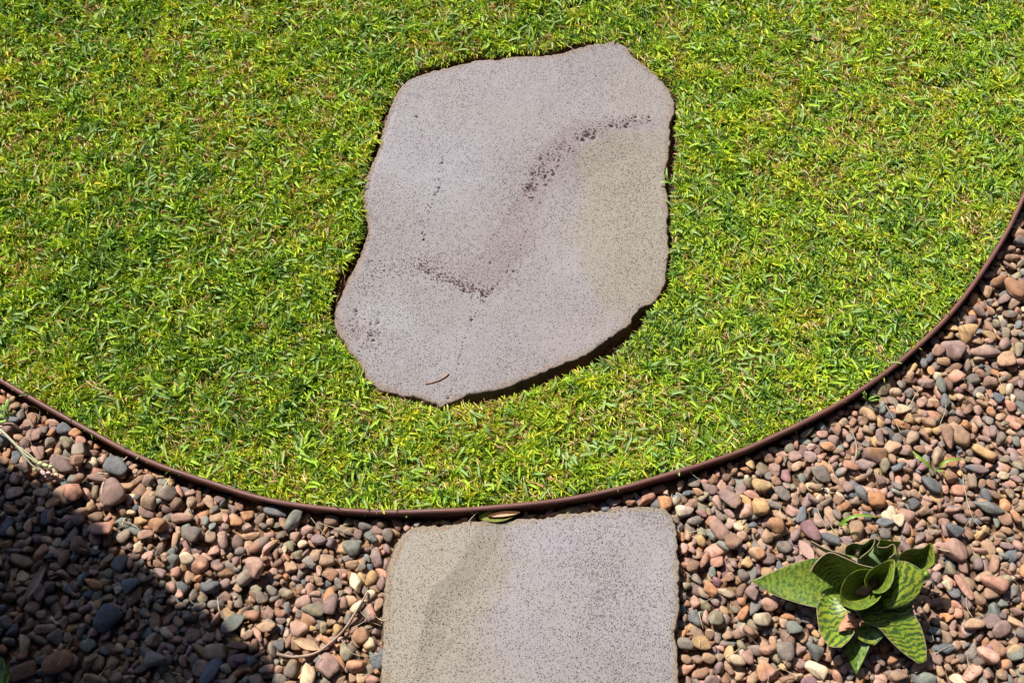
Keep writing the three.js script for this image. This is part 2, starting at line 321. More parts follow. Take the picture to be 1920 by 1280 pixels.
// ---------------------------------------------------------------- ground, lawn soil
const soilMap = dataTexture(1024, 1024, (x, y, c) => {
  const u = x / 1024, v = y / 1024, n = tfbm(u, v, 6, 6), s = h2(x + 3, y), k = 0.6 + 0.8 * (n - 0.5) + (s - 0.5) * 0.25;
  const straw = tfbm(u + 0.37, v * 1.7 + 0.11, 40, 2) > 0.66 ? 1 : 0;
  c[0] = 92 * k + 50 + straw * 40; c[1] = 66 * k + 36 + straw * 32; c[2] = 48 * k + 24 + straw * 20;
}, true);
const soilBump = dataTexture(512, 512, (x, y, c) => { c[0] = c[1] = c[2] = 255 * tfbm(x / 512, y / 512, 12, 5); }, false);
soilMap.repeat.set(2.5, 2.5); soilBump.repeat.set(4, 4);
const soilMat = new THREE.MeshStandardMaterial({ map: soilMap, bumpMap: soilBump, bumpScale: 0.006, roughness: 1, color: new THREE.Color(0.75, 0.72, 0.7) });
const gritMat = new THREE.MeshStandardMaterial({ map: soilMap, bumpMap: soilBump, bumpScale: 0.008, roughness: 1, color: new THREE.Color(0.8, 0.84, 0.86) });
const flatUV = (g) => { const p = g.attributes.position, u = new Float32Array(p.count * 2); for (let i = 0; i < p.count; i++) { u[i * 2] = p.getX(i); u[i * 2 + 1] = p.getZ(i); } g.setAttribute('uv', new THREE.BufferAttribute(u, 2)); return g; };
{
  const g = new THREE.PlaneGeometry(160, 160, 8, 8).rotateX(-Math.PI / 2);
  const o = mesh(flatUV(g), soilMat, 'ground'); o.position.y = SOIL; o.userData = { kind: 'structure', label: 'brown garden soil under the gravel and the turf' };
  const bed = new THREE.Shape([...edgeC.map(P2), { x: 1.7, z: -0.9 }, { x: 1.7, z: 1.3 }, { x: -1.7, z: 1.3 }, { x: -1.7, z: -0.9 }].map((p) => new THREE.Vector2(p.x, -p.z)));
  const grit = mesh(flatUV(new THREE.ShapeGeometry(bed).rotateX(-Math.PI / 2)), gritMat, 'grit_bed'); grit.position.y = -0.0145; grit.userData = { kind: 'structure', label: 'sandy brown grit that the gravel lies in' };
  const s = new THREE.Shape(lawnPoly.map((p) => new THREE.Vector2(p.x, -p.z)));
  s.holes.push(new THREE.Path(lawnHole.map((p) => new THREE.Vector2(p.x, -p.z))));
  const depth = TURF - SOIL - 0.002, e = new THREE.ExtrudeGeometry(s, { depth, bevelEnabled: false }).rotateX(-Math.PI / 2);
  e.translate(0, SOIL + 0.002, 0);
  const l = mesh(flatUV(e), soilMat, 'lawn_soil'); l.userData = { kind: 'structure', label: 'brown soil and thatch of the lawn, cut open round the stepping stone' };
}

// ---------------------------------------------------------------- stepping stones
function sdfGrid(L, x0, z0, w, d, n) {
  const s = new Float32Array(n * n), C = coarse(L, 4);
  for (let j = 0; j < n; j++) for (let i = 0; i < n; i++) { const x = x0 + w * i / (n - 1), z = z0 + d * j / (n - 1); s[j * n + i] = distLine(x, z, C, true)[0] * (inside(x, z, C) ? 1 : -1); }
  return (x, z) => {
    const a = clamp((x - x0) / w, 0, 0.9999) * (n - 1), b = clamp((z - z0) / d, 0, 0.9999) * (n - 1), i = Math.floor(a), j = Math.floor(b), u = a - i, v = b - j, o = j * n + i;
    return lerp(lerp(s[o], s[o + 1] ?? s[o], u), lerp(s[o + n] ?? s[o], s[o + n + 1] ?? s[o], u), v);
  };
}
function slab(name, line, top, thick, relief, flare, paint, pits, label) {
  const n = line.length, K = 120, cx = line.reduce((s, p) => s + p.x, 0) / n, cz = line.reduce((s, p) => s + p.z, 0) / n;
  const L = line.map((p, i) => { const a = line[(i + n - 3) % n], b = line[(i + 3) % n]; let nx = b.z - a.z, nz = -(b.x - a.x); const l = Math.hypot(nx, nz); nx /= l; nz /= l; const j = 0.0065 * (fbm(p.x * 130, p.z * 130, 4) - 0.5) + 0.005 * (fbm(p.x * 30 + 5, p.z * 30, 2) - 0.5); return { x: p.x + nx * j, z: p.z + nz * j, nx, nz }; });
  const xs = line.map((p) => p.x), zs = line.map((p) => p.z), mg = 0.075;
  const bx = Math.min(...xs) - mg, bz = Math.min(...zs) - mg, bw = Math.max(...xs) + mg - bx, bd = Math.max(...zs) + mg - bz;
  const pos = [], uv = [], idx = [];
  const push = (x, y, z, u, v) => { pos.push(x, y, z); uv.push((u - bx) / bw, (v - bz) / bd); };
  push(cx, top + relief(cx, cz), cz, cx, cz);
  for (let k = 1; k <= K; k++) {
    const s = 1 - (1 - k / K) ** 1.12;
    for (const p of L) {
      const x = cx + (p.x - cx) * s, z = cz + (p.z - cz) * s, d = Math.hypot(p.x - x, p.z - z), r = 0.001 + 0.007 * fbm(p.x * 90, p.z * 90 + 7, 4) ** 2;
      const lip = d < r ? r * 0.5 * (1 - Math.sqrt(1 - (1 - d / r) ** 2 * 0.96)) : 0;
      push(x, top + relief(x, z) - lip, z, x, z);
    }
  }
  const J = 9;
  for (let j = 1; j <= J; j++) L.forEach((p, i) => {
    const t = j / J, y0 = pos[(1 + (K - 1) * n + i) * 3 + 1], y = lerp(y0, top - thick, t), o = flare(p.x, p.z) * Math.pow(t, 0.8) + 0.006 * (fbm(i * 0.09 + 31, j * 0.6, 3) - 0.5) * Math.min(1, t * 4) + 0.002 * (fbm(i * 0.4, j * 1.3, 2) - 0.5);
    const w = thick * t + 0.002;
    push(p.x + p.nx * o, y, p.z + p.nz * o, p.x + p.nx * w, p.z + p.nz * w);
  });
  for (let i = 0; i < n; i++) idx.push(0, 1 + (i + 1) % n, 1 + i);
  for (let k = 0; k < K + J - 1; k++) for (let i = 0; i < n; i++) {
    const a = 1 + k * n + i, b = 1 + k * n + (i + 1) % n, c = a + n, d = b + n;
    idx.push(a, b, c, b, d, c);
  }
  const bot = pos.length / 3;
  push(cx, top - thick, cz, cx, cz);
  const last = 1 + (K + J - 1) * n;
  for (let i = 0; i < n; i++) idx.push(last + i, last + (i + 1) % n, bot);
  const g = new THREE.BufferGeometry();
  g.setAttribute('position', new THREE.Float32BufferAttribute(pos, 3));
  g.setAttribute('uv', new THREE.Float32BufferAttribute(uv, 2));
  g.setIndex(idx);
  g.computeVertexNormals();
  if (g.attributes.normal.getY(0) < 0) throw new Error(name + ': the stone is inside out');
  // colour and pits
  const W = 2048, sdf = sdfGrid(line, bx, bz, bw, bd, 160), d = new Uint8Array(W * W * 4), hb = new Uint8Array(W * W * 4), c = [0, 0, 0];
  for (let y = 0; y < W; y++) for (let x = 0; x < W; x++) {
    const X = bx + bw * (x + 0.5) / W, Z = bz + bd * (y + 0.5) / W, o = (y * W + x) * 4;
    paint(X, Z, sdf(X, Z), c);
    const g2 = (h2(x, y) - 0.5) * 14 + (noise(X * 900, Z * 900) - 0.5) * 22;
    for (let k = 0; k < 3; k++) d[o + k] = clamp(c[k] + g2, 0, 255);
    hb[o] = hb[o + 1] = hb[o + 2] = 190 + g2;
    d[o + 3] = hb[o + 3] = 255;
  }
  const stamp = (X, Z, r, ratio, ang, dark, tint) => {
    const sx = W / bw, sz = W / bd, u = (X - bx) * sx, v = (Z - bz) * sz, R = r * sx * 1.2, ca = Math.cos(ang), sa = Math.sin(ang);
    for (let y = Math.max(0, Math.floor(v - R)); y <= Math.min(W - 1, v + R); y++) for (let x = Math.max(0, Math.floor(u - R)); x <= Math.min(W - 1, u + R); x++) {
      const dx = (x + 0.5 - u) / sx, dz = (y + 0.5 - v) / sz, e = Math.hypot((dx * ca + dz * sa) / r, (-dx * sa + dz * ca) / (r * ratio));
      if (e > 1.15) continue;
      const k = 1 - sstep(0.7, 1.15, e), o = (y * W + x) * 4, q = k * dark;
      for (let m = 0; m < 3; m++) d[o + m] = lerp(d[o + m], tint[m], q);
      hb[o] = hb[o + 1] = hb[o + 2] = lerp(hb[o], 30, k);
    }
  };
  pits(stamp, bx, bz, bw, bd, sdf);
  const mat = new THREE.MeshStandardMaterial({ map: finish(d, W, W, true, false), bumpMap: finish(hb, W, W, false, false), bumpScale: 0.0009, roughness: 0.9, color: new THREE.Color(0.43, 0.427, 0.415) });
  return tag(mesh(g, mat, name), label, 'stepping stone');
}
const mix3 = (c, t, k) => { for (let i = 0; i < 3; i++) c[i] = lerp(c[i], t[i], k); };
const pitTint = [[74, 58, 56], [92, 72, 68], [64, 52, 50], [104, 84, 78]];
function finePits(stamp, bx, bz, bw, bd, sdf, density, reddish) {
  const N = Math.round(bw * bd * density);
  for (let k = 0; k < N; k++) {
    const X = bx + bw * rnd(), Z = bz + bd * rnd(), s = sdf(X, Z);
    if (s < 0.001) continue;
    const w = 0.25 + 0.9 * fbm(X * 14 + 3, Z * 14, 3) * (0.5 + fbm(X * 70, Z * 70 + 9, 2));
    if (rnd() > w) continue;
    stamp(X, Z, (rnd() < 0.12 ? rr(0.0007, 0.0011) : rr(0.0003, 0.0007)) * lerp(0.85, 1.25, fbm(X * 9, Z * 9 + 4, 2)), rr(0.5, 1), rr(0, 3.14), rr(0.4, 0.85), rnd() < reddish ? [132, 84, 68] : pick(pitTint));
  }
}
const LA = [[1262, 236], [1215, 238], [1160, 246], [1115, 262], [1075, 288], [1040, 325], [1012, 385], [985, 440], [955, 500], [912, 556]].map(([x, y]) => at(x, y, STONE_A));
const blobs = (list, h) => list.map(([px, py, rx, ry, rot, col, k]) => { const p = at(px, py, h), s = mmPerPx(px, py); return { p, rx: rx * s, ry: ry * s, ca: Math.cos(rot), sa: Math.sin(rot), col, k }; });
const blobAt = (b, X, Z, warp) => { const dx = X - b.p.x, dz = Z - b.p.z, e = Math.hypot((dx * b.ca + dz * b.sa) / b.rx, (-dx * b.sa + dz * b.ca) / b.ry); return e > 2 ? 0 : (1 - sstep(0.4, 1.2, e + warp)) * b.k; };
const stain = (list, X, Z, c) => { const w = 0.9 * (fbm(X * 16 + 5, Z * 16, 5) - 0.5) + 0.5 * (noise(X * 420, Z * 420) - 0.5), v = 0.9 * (fbm(X * 11 + 70, Z * 11, 3) - 0.5); list.forEach((b, i) => { const k = blobAt(b, X, Z, i % 2 ? w : -w * 0.5 + v); if (k) mix3(c, b.col, k); }); };
const patch = (px, h, soft) => { const L = px.map(([x, y]) => at(x, y, h)), xs = L.map((p) => p.x), zs = L.map((p) => p.z), b = [Math.min(...xs) - soft, Math.max(...xs) + soft, Math.min(...zs) - soft, Math.max(...zs) + soft];
  return (X, Z, warp) => (X < b[0] || X > b[1] || Z < b[2] || Z > b[3] ? 0 : sstep(-soft, soft, distLine(X, Z, L, true)[0] * (inside(X, Z, L) ? 1 : -1) + warp * soft)); };
const tanA = patch([[1275, 236], [1160, 246], [1112, 264], [1082, 298], [1098, 345], [1084, 420], [1090, 505], [1125, 572], [1200, 610], [1280, 520]], STONE_A, 0.011);
const mauveA = patch([[1075, 222], [1130, 226], [1255, 215], [1255, 236], [1160, 246], [1112, 264], [1040, 327], [1008, 400], [978, 470], [938, 545], [905, 558], [880, 505], [925, 440], [962, 380], [985, 325], [1025, 262]], STONE_A, 0.006);
const tanB = patch([[700, 960], [915, 970], [930, 1010], [898, 1080], [906, 1130], [862, 1200], [850, 1300], [840, 1500], [690, 1500]], STONE_B, 0.016);
const stainA = blobs([
  [1190, 420, 110, 190, 0, [184, 172, 155], 0.9], [1170, 300, 110, 70, 0, [180, 168, 151], 0.9], [1215, 180, 80, 70, 0.6, [189, 176, 163], 0.5], [1200, 520, 75, 70, 0, [182, 170, 155], 0.7], [1080, 620, 120, 60, -0.5, [182, 168, 160], 0.4],
  [1030, 330, 42, 95, 0.55, [172, 157, 154], 0.85], [955, 470, 45, 90, 0.5, [168, 153, 151], 0.85], [1120, 245, 90, 28, -0.25, [178, 163, 156], 0.7], [880, 510, 90, 40, 0.2, [172, 156, 156], 0.6], [680, 620, 55, 40, 0.5, [172, 154, 150], 0.7],
  [800, 300, 130, 150, 0, [186, 180, 186], 0.5], [1030, 165, 130, 60, 0, [184, 176, 182], 0.5], [720, 590, 60, 35, 0, [196, 194, 198], 0.45], [730, 640, 90, 60, 0.4, [188, 182, 184], 0.5], [900, 640, 170, 60, -0.2, [186, 178, 180], 0.5],
], STONE_A);
const zoneA = (X, Z) => { const [d, , side] = distLine(X, Z, LA); return -d * side; };     // > 0 on the tan side of the spall line
const sA = Math.sign(zoneA(at(1150, 330, STONE_A).x, at(1150, 330, STONE_A).z));
const dipA = at(1150, 320, STONE_A);
const bigPitsA = [[1101, 252, 9, 0.6, -0.5], [1112, 257, 7, 0.7, -0.4], [1094, 262, 5, 0.8, 0], [1147, 235, 5.5, 0.75, 0.1], [1174, 236, 5, 0.8, 0.3], [1178, 231, 4, 0.7, 0], [1192, 218, 5, 0.45, -0.5], [1218, 218, 3.5, 0.7, 0], [991, 352, 5, 0.7, 0.7], [1023, 330, 3.5, 0.8, 0], [1038, 327, 3.2, 0.7, -0.3], [1024, 346, 3.2, 0.7, 0], [999, 325, 4.5, 0.7, -0.9], [1015, 296, 4.5, 0.5, 0.3], [905, 553, 4.5, 0.6, -0.2], [924, 541, 3.8, 0.7, -0.4], [912, 555, 4, 0.5, 0.5], [920, 492, 3.5, 0.5, 1.2], [963, 508, 3.8, 0.6, -0.6], [870, 545, 4, 0.7, 0.2], [803, 510, 4.5, 0.5, 0.2], [884, 598, 4.2, 0.6, -0.4], [695, 628, 4.5, 0.6, 0.5], [700, 637, 4, 0.8, 0], [668, 582, 4.5, 0.45, 0.1], [667, 587, 2.6, 0.9, 0], [709, 604, 5.5, 0.35, -0.7], [695, 606, 3.5, 0.6, 0.9], [781, 218, 3.5, 0.7, 0.5], [829, 305, 3.4, 0.7, 0], [823, 352, 3.5, 0.6, -0.8], [840, 746, 3.5, 0.5, -0.3], [794, 449, 2.6, 0.9, 0], [792, 437, 2.2, 0.9, 0]]
  .map(([x, y, r, k, a]) => ({ p: at(x, y, STONE_A), r: r * mmPerPx(x, y), k, a }));
const reliefA = (X, Z) => {
  const z = zoneA(X, Z) * sA, r = Math.hypot((X - dipA.x) / 0.15, (Z - dipA.z) / 0.17);
  let h = 0.0035 * (fbm(X * 7, Z * 7, 3) - 0.5) + 0.0011 * (fbm(X * 45, Z * 45, 3) - 0.5);
  h -= 0.0055 * clamp(z / 0.05) * (1 - sstep(0.25, 1.05, r));
  if (X < -0.13 && Z < -0.1) { const e = distLine(X, Z, lineAc, true)[0]; h -= 0.007 * sstep(0.011, 0.007, e + 0.008 * (fbm(X * 50, Z * 50, 3) - 0.5)) * sstep(-0.1, -0.16, Z) * sstep(-0.46, -0.4, Z); }
  for (const b of bigPitsA) { const d = Math.hypot(X - b.p.x, Z - b.p.z) / b.r; if (d < 1.1) h -= 0.003 * (1 - d * d / 1.21); }
  return h;
};
const stoneA = slab('stepping_stone', lineA, STONE_A, STONE_A - SOIL + 0.003, reliefA,
  (x, z) => 0.004 + 0.012 * sstep(0, 0.15, z) * sstep(-0.3, 0.05, x) + 0.004 * fbm(x * 12, z * 12, 2),
  (X, Z, s, c) => {
    c[0] = 181; c[1] = 172; c[2] = 170;
    const n = fbm(X * 6, Z * 6, 4) - 0.5; c[0] += n * 18; c[1] += n * 19; c[2] += n * 22;
    stain(stainA, X, Z, c);
    { const w = 1.6 * (fbm(X * 40, Z * 40, 4) - 0.5) + 0.8 * (noise(X * 500, Z * 500) - 0.5); mix3(c, [181, 170, 153], 0.75 * tanA(X, Z, w)); mix3(c, [170, 155, 153], 0.6 * mauveA(X, Z, w)); }
    const rim = sstep(0.012, 0.0, s + 0.01 * (fbm(X * 60, Z * 60, 3) - 0.5));
    mix3(c, [168, 138, 112], rim * 0.55);
    if (s < 0.0015) mix3(c, [134 + 50 * (fbm(X * 50, Z * 50, 3) - 0.5), 108 + 36 * (fbm(X * 50, Z * 50, 3) - 0.5), 84], 0.95 * sstep(0.0015, -0.003, s));
  },
  (stamp, bx, bz, bw, bd, sdf) => {
    finePits(stamp, bx, bz, bw, bd, sdf, 230000, 0.1);
    const trail = (px, n, spread, r0, r1) => { const L = px.map(([x, y]) => at(x, y, STONE_A)); for (let k = 0; k < n; k++) { const t = rnd() * (L.length - 1), i = Math.min(L.length - 2, Math.floor(t)), p = L[i].clone().lerp(L[i + 1], t - i); stamp(p.x + gauss() * spread, p.z + gauss() * spread, rr(r0, r1), rr(0.5, 0.95), rr(0, 3), rr(0.85, 1), pick([[62, 44, 40], [74, 54, 50], [96, 58, 54]])); } };
    trail([[1230, 222], [1130, 232], [1070, 265], [1020, 300], [1000, 340], [985, 370]], 220, 0.013, 0.0009, 0.0019); trail([[985, 370], [1000, 345], [1030, 318], [1085, 262], [1150, 234], [1220, 222]], 46, 0.009, 0.0017, 0.0028);
    trail([[1070, 268], [1035, 325], [1005, 392], [975, 470], [940, 525], [912, 555]], 60, 0.003, 0.0008, 0.0018); trail([[1000, 340], [965, 385], [930, 440], [890, 500]], 36, 0.005, 0.0008, 0.0016);
    trail([[770, 490], [820, 510], [870, 535], [910, 552]], 170, 0.013, 0.0009, 0.0018); trail([[780, 495], [850, 528], [910, 554]], 36, 0.007, 0.0015, 0.0023);
    trail([[760, 500], [700, 500], [670, 560]], 110, 0.026, 0.0008, 0.0015);
    trail([[650, 600], [700, 620], [690, 650]], 60, 0.018, 0.0009, 0.0018);
    trail([[775, 212], [830, 300], [822, 350], [800, 400], [790, 450]], 46, 0.005, 0.0009, 0.0017);
    trail([[912, 556], [885, 600], [868, 640], [855, 700], [842, 744]], 44, 0.002, 0.0007, 0.0014);
    for (const b of bigPitsA) stamp(b.p.x, b.p.z, b.r * 0.75, b.k, b.a, 0.94, [60, 42, 40]);
  }, 'irregular rounded grey basalt stepping stone sunk into the lawn');

const RB = [[905, 975], [885, 1010], [850, 1068], [815, 1100], [800, 1130], [788, 1195], [770, 1290], [760, 1380]].map(([x, y]) => at(x, y, STONE_B));
const RBn = at(960, 1100, STONE_B);
const sB = (() => { const [d, , s] = distLine(RBn.x, RBn.z, RB); return s; })();
const stainB = blobs([
  [800, 1080, 90, 150, 0.25, [184, 171, 150], 0.95], [760, 1230, 70, 120, 0, [190, 177, 155], 0.95], [880, 1060, 70, 110, 0.3, [180, 168, 151], 0.85], [860, 1200, 90, 120, 0.1, [184, 172, 156], 0.7], [900, 1350, 120, 120, 0, [184, 172, 158], 0.6],
  [1100, 1010, 120, 40, -0.1, [192, 184, 188], 0.5], [1180, 1130, 90, 120, 0, [188, 180, 184], 0.5], [1060, 1060, 70, 70, 0, [184, 176, 182], 0.5], [1235, 1100, 28, 110, 0, [196, 188, 186], 0.5], [980, 1180, 80, 80, 0, [180, 170, 172], 0.5],
], STONE_B);
const stoneB = slab('stepping_stone', lineB, STONE_B, STONE_B - SOIL + 0.003,
  (X, Z) => {
    const [d, , s] = distLine(X, Z, RB), q = d * s * sB, fade = sstep(0.62, 0.42, Z);
    let h = 0.003 * (fbm(X * 8 + 9, Z * 8, 3) - 0.5) + 0.001 * (fbm(X * 45 + 2, Z * 45, 3) - 0.5);
    h += q < 0 ? q * 0.13 : -fade * 0.005 * clamp(q / 0.035) * (1 - sstep(0.03, 0.16, q));
    return h - 0.005 * sstep(0.05, 0, X - lineB[20].x) * 0;
  },
  (x, z) => 0.003 + 0.004 * fbm(x * 12 + 4, z * 12, 2),
  (X, Z, s, c) => {
    c[0] = 184; c[1] = 175; c[2] = 172;
    const n = fbm(X * 6 + 8, Z * 6, 4) - 0.5; c[0] += n * 16; c[1] += n * 17; c[2] += n * 20;
    stain(stainB, X, Z, c);
    mix3(c, [187, 176, 158], 0.7 * tanB(X, Z, 1.6 * (fbm(X * 40, Z * 40, 4) - 0.5) + 0.8 * (noise(X * 500, Z * 500) - 0.5)));
    const rim = sstep(0.010, 0.0, s + 0.012 * (fbm(X * 60, Z * 60, 3) - 0.5));
    mix3(c, [178, 152, 116], rim * 0.6);
    if (X < lineB[600].x + 0.1) mix3(c, [176, 122, 84], 0.5 * sstep(0.004, 0, Math.abs(s - 0.008 - 0.003 * (fbm(X * 30, Z * 30, 2) - 0.5))) * sstep(0.4, 0.6, fbm(X * 40, Z * 40, 3)) * (X < 0 ? 1 : 0));
    if (s < 0.0015) mix3(c, [140 + 50 * (fbm(X * 50, Z * 50, 3) - 0.5), 116, 90], 0.95 * sstep(0.0015, -0.003, s));
  },
  (stamp, bx, bz, bw, bd, sdf) => finePits(stamp, bx, bz, bw, bd, sdf, 230000, 0.2),
  'squared grey stepping stone with tan left side, bedded in the gravel');

// ---------------------------------------------------------------- brown edging between lawn and gravel
{
  const root = new THREE.Group();
  root.position.copy(edgeLine[130]).setY(0);
  tag(add(root, 'garden_edging'), 'curved brown garden edging strip with rolled rim between lawn and gravel', 'edging');
  const n = edgeLine.length, prof = (list) => {
    const pos = [], uv = [], idx = [], m = list.length;
    edgeLine.forEach((p, i) => {
      const a = edgeLine[Math.max(0, i - 1)], b = edgeLine[Math.min(n - 1, i + 1)];
      let nx = -(b.z - a.z), nz = b.x - a.x; const l = Math.hypot(nx, nz); nx /= l; nz /= l;      // towards the gravel
      const dy = 0.003 * (fbm(i * 0.06, 1.7, 2) - 0.5) * 2, dn = 0.0017 * (fbm(i * 0.11, 8.1, 2) - 0.5) * 2;
      list.forEach(([u, y], k) => { pos.push(p.x + nx * (u + dn) - root.position.x, y + dy, p.z + nz * (u + dn) - root.position.z); uv.push(i * 0.05, k / m); });
    });
    for (let i = 0; i < n - 1; i++) for (let k = 0; k < m; k++) { const a = i * m + k, b = i * m + (k + 1) % m, c = a + m, d = b + m; idx.push(a, c, b, b, c, d); }
    const g = new THREE.BufferGeometry();
    g.setAttribute('position', new THREE.Float32BufferAttribute(pos, 3)); g.setAttribute('uv', new THREE.Float32BufferAttribute(uv, 2)); g.setIndex(idx); g.computeVertexNormals();
    return g;
  };
  const tex = dataTexture(512, 64, (x, y, c) => { const n2 = tfbm(x / 512, y / 64, 8, 5), k = 0.8 + 0.4 * n2, dust = sstep(0.55, 0.75, tfbm(x / 512 + 0.4, y / 64, 6, 4)) * 0.35; c[0] = lerp(90 * k, 116, dust); c[1] = lerp(52 * k, 84, dust); c[2] = lerp(42 * k, 66, dust); }, true);
  const mat = new THREE.MeshStandardMaterial({ map: tex, roughness: 0.55, bumpMap: grainBump, bumpScale: 0.0003 });
  const ring = [];
  for (let k = 0; k < 12; k++) { const t = k / 12 * Math.PI * 2; ring.push([Math.cos(t) * 0.0039, RIM_TOP - 0.0039 + Math.sin(t) * 0.0039]); }
  mesh(prof(ring), mat, 'rolled_rim', root);
  mesh(prof([[0.0022, SOIL + 0.001], [0.0022, RIM_TOP - 0.0105], [-0.0022, RIM_TOP - 0.0105], [-0.0022, SOIL + 0.001]]), mat, 'wall_strip', root);
}

// ---------------------------------------------------------------- the pebbles
const plantAt = at(1622, 1105, 0);
// outline on the ground of the tree's shadow
const shadeRim = [[-330, 610], [-180, 760], [-60, 850], [0, 884], [56, 908], [100, 938], [142, 972], [180, 1000], [212, 1042], [262, 1072], [297, 1108], [320, 1148], [374, 1154], [406, 1180], [432, 1210], [484, 1232], [502, 1285], [560, 1380], [600, 1480]].map(([x, y]) => at(x, y, 0));
const shadeEdge = [...shadeRim.map(P2), { x: -0.25, z: 1.5 }, { x: -1.6, z: 1.7 }, { x: -1.9, z: 0.6 }, { x: -1.5, z: 0.15 }];
{
  const order = pebbles.filter((p) => shown[p.id] > 0 && inPhoto(p.x, p.y, p.z, 4)).sort((a, b) => (b.label ? 1e6 : 0) + shown[b.id] - (a.label ? 1e6 : 0) - shown[a.id]);
  const single = new Set(order.slice(0, 300));
  for (const p of order.slice(0, 300)) {
    const o = mesh(pebbleGeometry(p, 2, false), pebbleMat, 'pebble');
    o.position.set(p.x, p.y, p.z); o.quaternion.copy(p.q);
    const ratio = p.a / p.c, words = palette[p.kind][2], shape = ratio > 1.6 ? 'oblong' : ratio > 1.3 ? 'egg-shaped' : p.b / p.c > 0.72 ? 'chunky' : 'flat rounded', tone = o.geometry.userData.tone;
    const e = distLine(p.x, p.z, edgeC)[0], sb = distLine(p.x, p.z, lineBc, true)[0], pl = Math.hypot(p.x - plantAt.x, p.z - plantAt.z);
    const where = inside(p.x, p.z, shadeEdge) ? 'in the deep shadow' : e < 0.045 ? 'close below the brown edging' : sb < 0.05 ? 'beside the squared stepping stone' : pl < 0.16 ? 'around the striped plant' : p.x < 0 ? 'in the sunlit gravel near the curved twig' : 'in the open gravel beyond the striped plant';
    if (p.label) tag(o, p.label, 'pebble', 'recognisable pebbles');
    else tag(o, `large ${shape} ${tone}${words} pebble ${where}`, 'pebble', `large ${shape} ${tone}${words} pebbles ${where}`);
  }
  const rest = [];
  for (const p of pebbles) if (!single.has(p)) {
    const near = inPhoto(p.x, p.y, p.z, 30), vis = shown[p.id];
    if (p.layer < 2 && !vis) continue;
    rest.push(pebbleGeometry(p, near && vis > 16 && p.layer > 0 ? 1 : 0, true));
  }
  tag(mesh(mergeGeometries(rest), pebbleMat, 'gravel'), 'loose brown, pink and grey river gravel between edging and stone', 'gravel', null, 'stuff');
}

// ---------------------------------------------------------------- grass
function bladeGeometry(segs, bend, fold, blunt) {        // unit length along y, leaning over to +z; unit width
  const pos = [], idx = [], uv = [];
  let y = 0, z = 0;
  for (let i = 0; i <= segs; i++) {
    const t = i / segs, ang = bend * t;
    if (i) { y += Math.cos(ang) / segs; z += Math.sin(ang) / segs; }
    const w = 0.5 * (t < 0.25 ? 0.7 + 1.2 * t : 1) * (i === segs ? blunt : 1 - 0.25 * t * t), d = fold * w;
    pos.push(-w, y + d * Math.sin(ang), z - d * Math.cos(ang), 0, y, z, w, y + d * Math.sin(ang), z - d * Math.cos(ang));
    uv.push(0, t, 0.5, t, 1, t);
    if (i) { const a = (i - 1) * 3, b = i * 3; idx.push(a, a + 1, b, a + 1, b + 1, b, a + 1, a + 2, b + 1, a + 2, b + 2, b + 1); }
  }
  const g = new THREE.BufferGeometry();
  g.setAttribute('position', new THREE.Float32BufferAttribute(pos, 3)); g.setAttribute('uv', new THREE.Float32BufferAttribute(uv, 2)); g.setIndex(idx); g.computeVertexNormals();
  return g;
}
const leafMat = new THREE.MeshPhysicalMaterial({ color: 0xffffff, roughness: 0.6, transmission: 0.46, thickness: 0, side: THREE.DoubleSide, specularIntensity: 0.5 });
const strawMat = new THREE.MeshPhysicalMaterial({ color: 0xffffff, roughness: 0.85, transmission: 0.2, thickness: 0, side: THREE.DoubleSide, specularIntensity: 0.3 });
const lawn = tag(add(new THREE.Group(), 'lawn_grass'), 'short mown green lawn grass with dry tips behind the edging', 'grass', null, 'stuff');
const holeC = lawnHole;
const LG = 0.004, LX = -1.45, LZ = -1.2, LNX = 713, LNZ = 381, turf = new Uint8Array(LNX * LNZ), toRim = new Float32Array(LNX * LNZ), toHole = new Float32Array(LNX * LNZ).fill(1);
for (let j = 0; j < LNZ; j++) for (let i = 0; i < LNX; i++) {
  const x = LX + (i + 0.5) * LG, z = LZ + (j + 0.5) * LG, o = j * LNX + i;
  if (!inPhoto(x, 0, z, 330) || !inside(x, z, lawnPoly)) continue;
  toRim[o] = z > -0.6 ? distLine(x, z, edgeC)[0] : 1;
  if (Math.abs(x) < 0.37 && Math.abs(z + 0.16) < 0.46) { if (inside(x, z, holeC)) continue; toHole[o] = distLine(x, z, holeC, true)[0]; }
  turf[o] = toRim[o] < 0.005 ? 0 : inPhoto(x, 0, z, 40) ? 2 : 1;
}
function lawnSpot() {                                    // a rooted place on the turf: clear of the trench and of the edging
  for (;;) {
    const i = Math.floor(rnd() * LNX), j = Math.floor(rnd() * LNZ), o = j * LNX + i;
    if (turf[o] === 2 || (turf[o] === 1 && rnd() > 0.5)) return [LX + (i + rnd()) * LG, LZ + (j + rnd()) * LG, toRim[o], toHole[o]];
  }
}
const dummy = new THREE.Object3D();
dummy.rotation.order = 'YXZ';
const tint = new THREE.Color();
const lawnZones = [[1600, 640, 130, -0.5], [250, 480, 190, -0.4], [470, 780, 120, -0.35], [1650, 90, 170, 0.4], [1560, 250, 170, 0.22], [1500, 780, 90, 0.35], [1050, 850, 120, 0.2], [60, 690, 60, 0.5], [250, 150, 160, 0.15], [1380, 420, 110, 0.1], [380, 680, 110, -0.2], [1350, 850, 60, 0.3]].map(([x, y, r, k]) => ({ p: at(x, y, 0.015), r: r * 0.0009, k }));
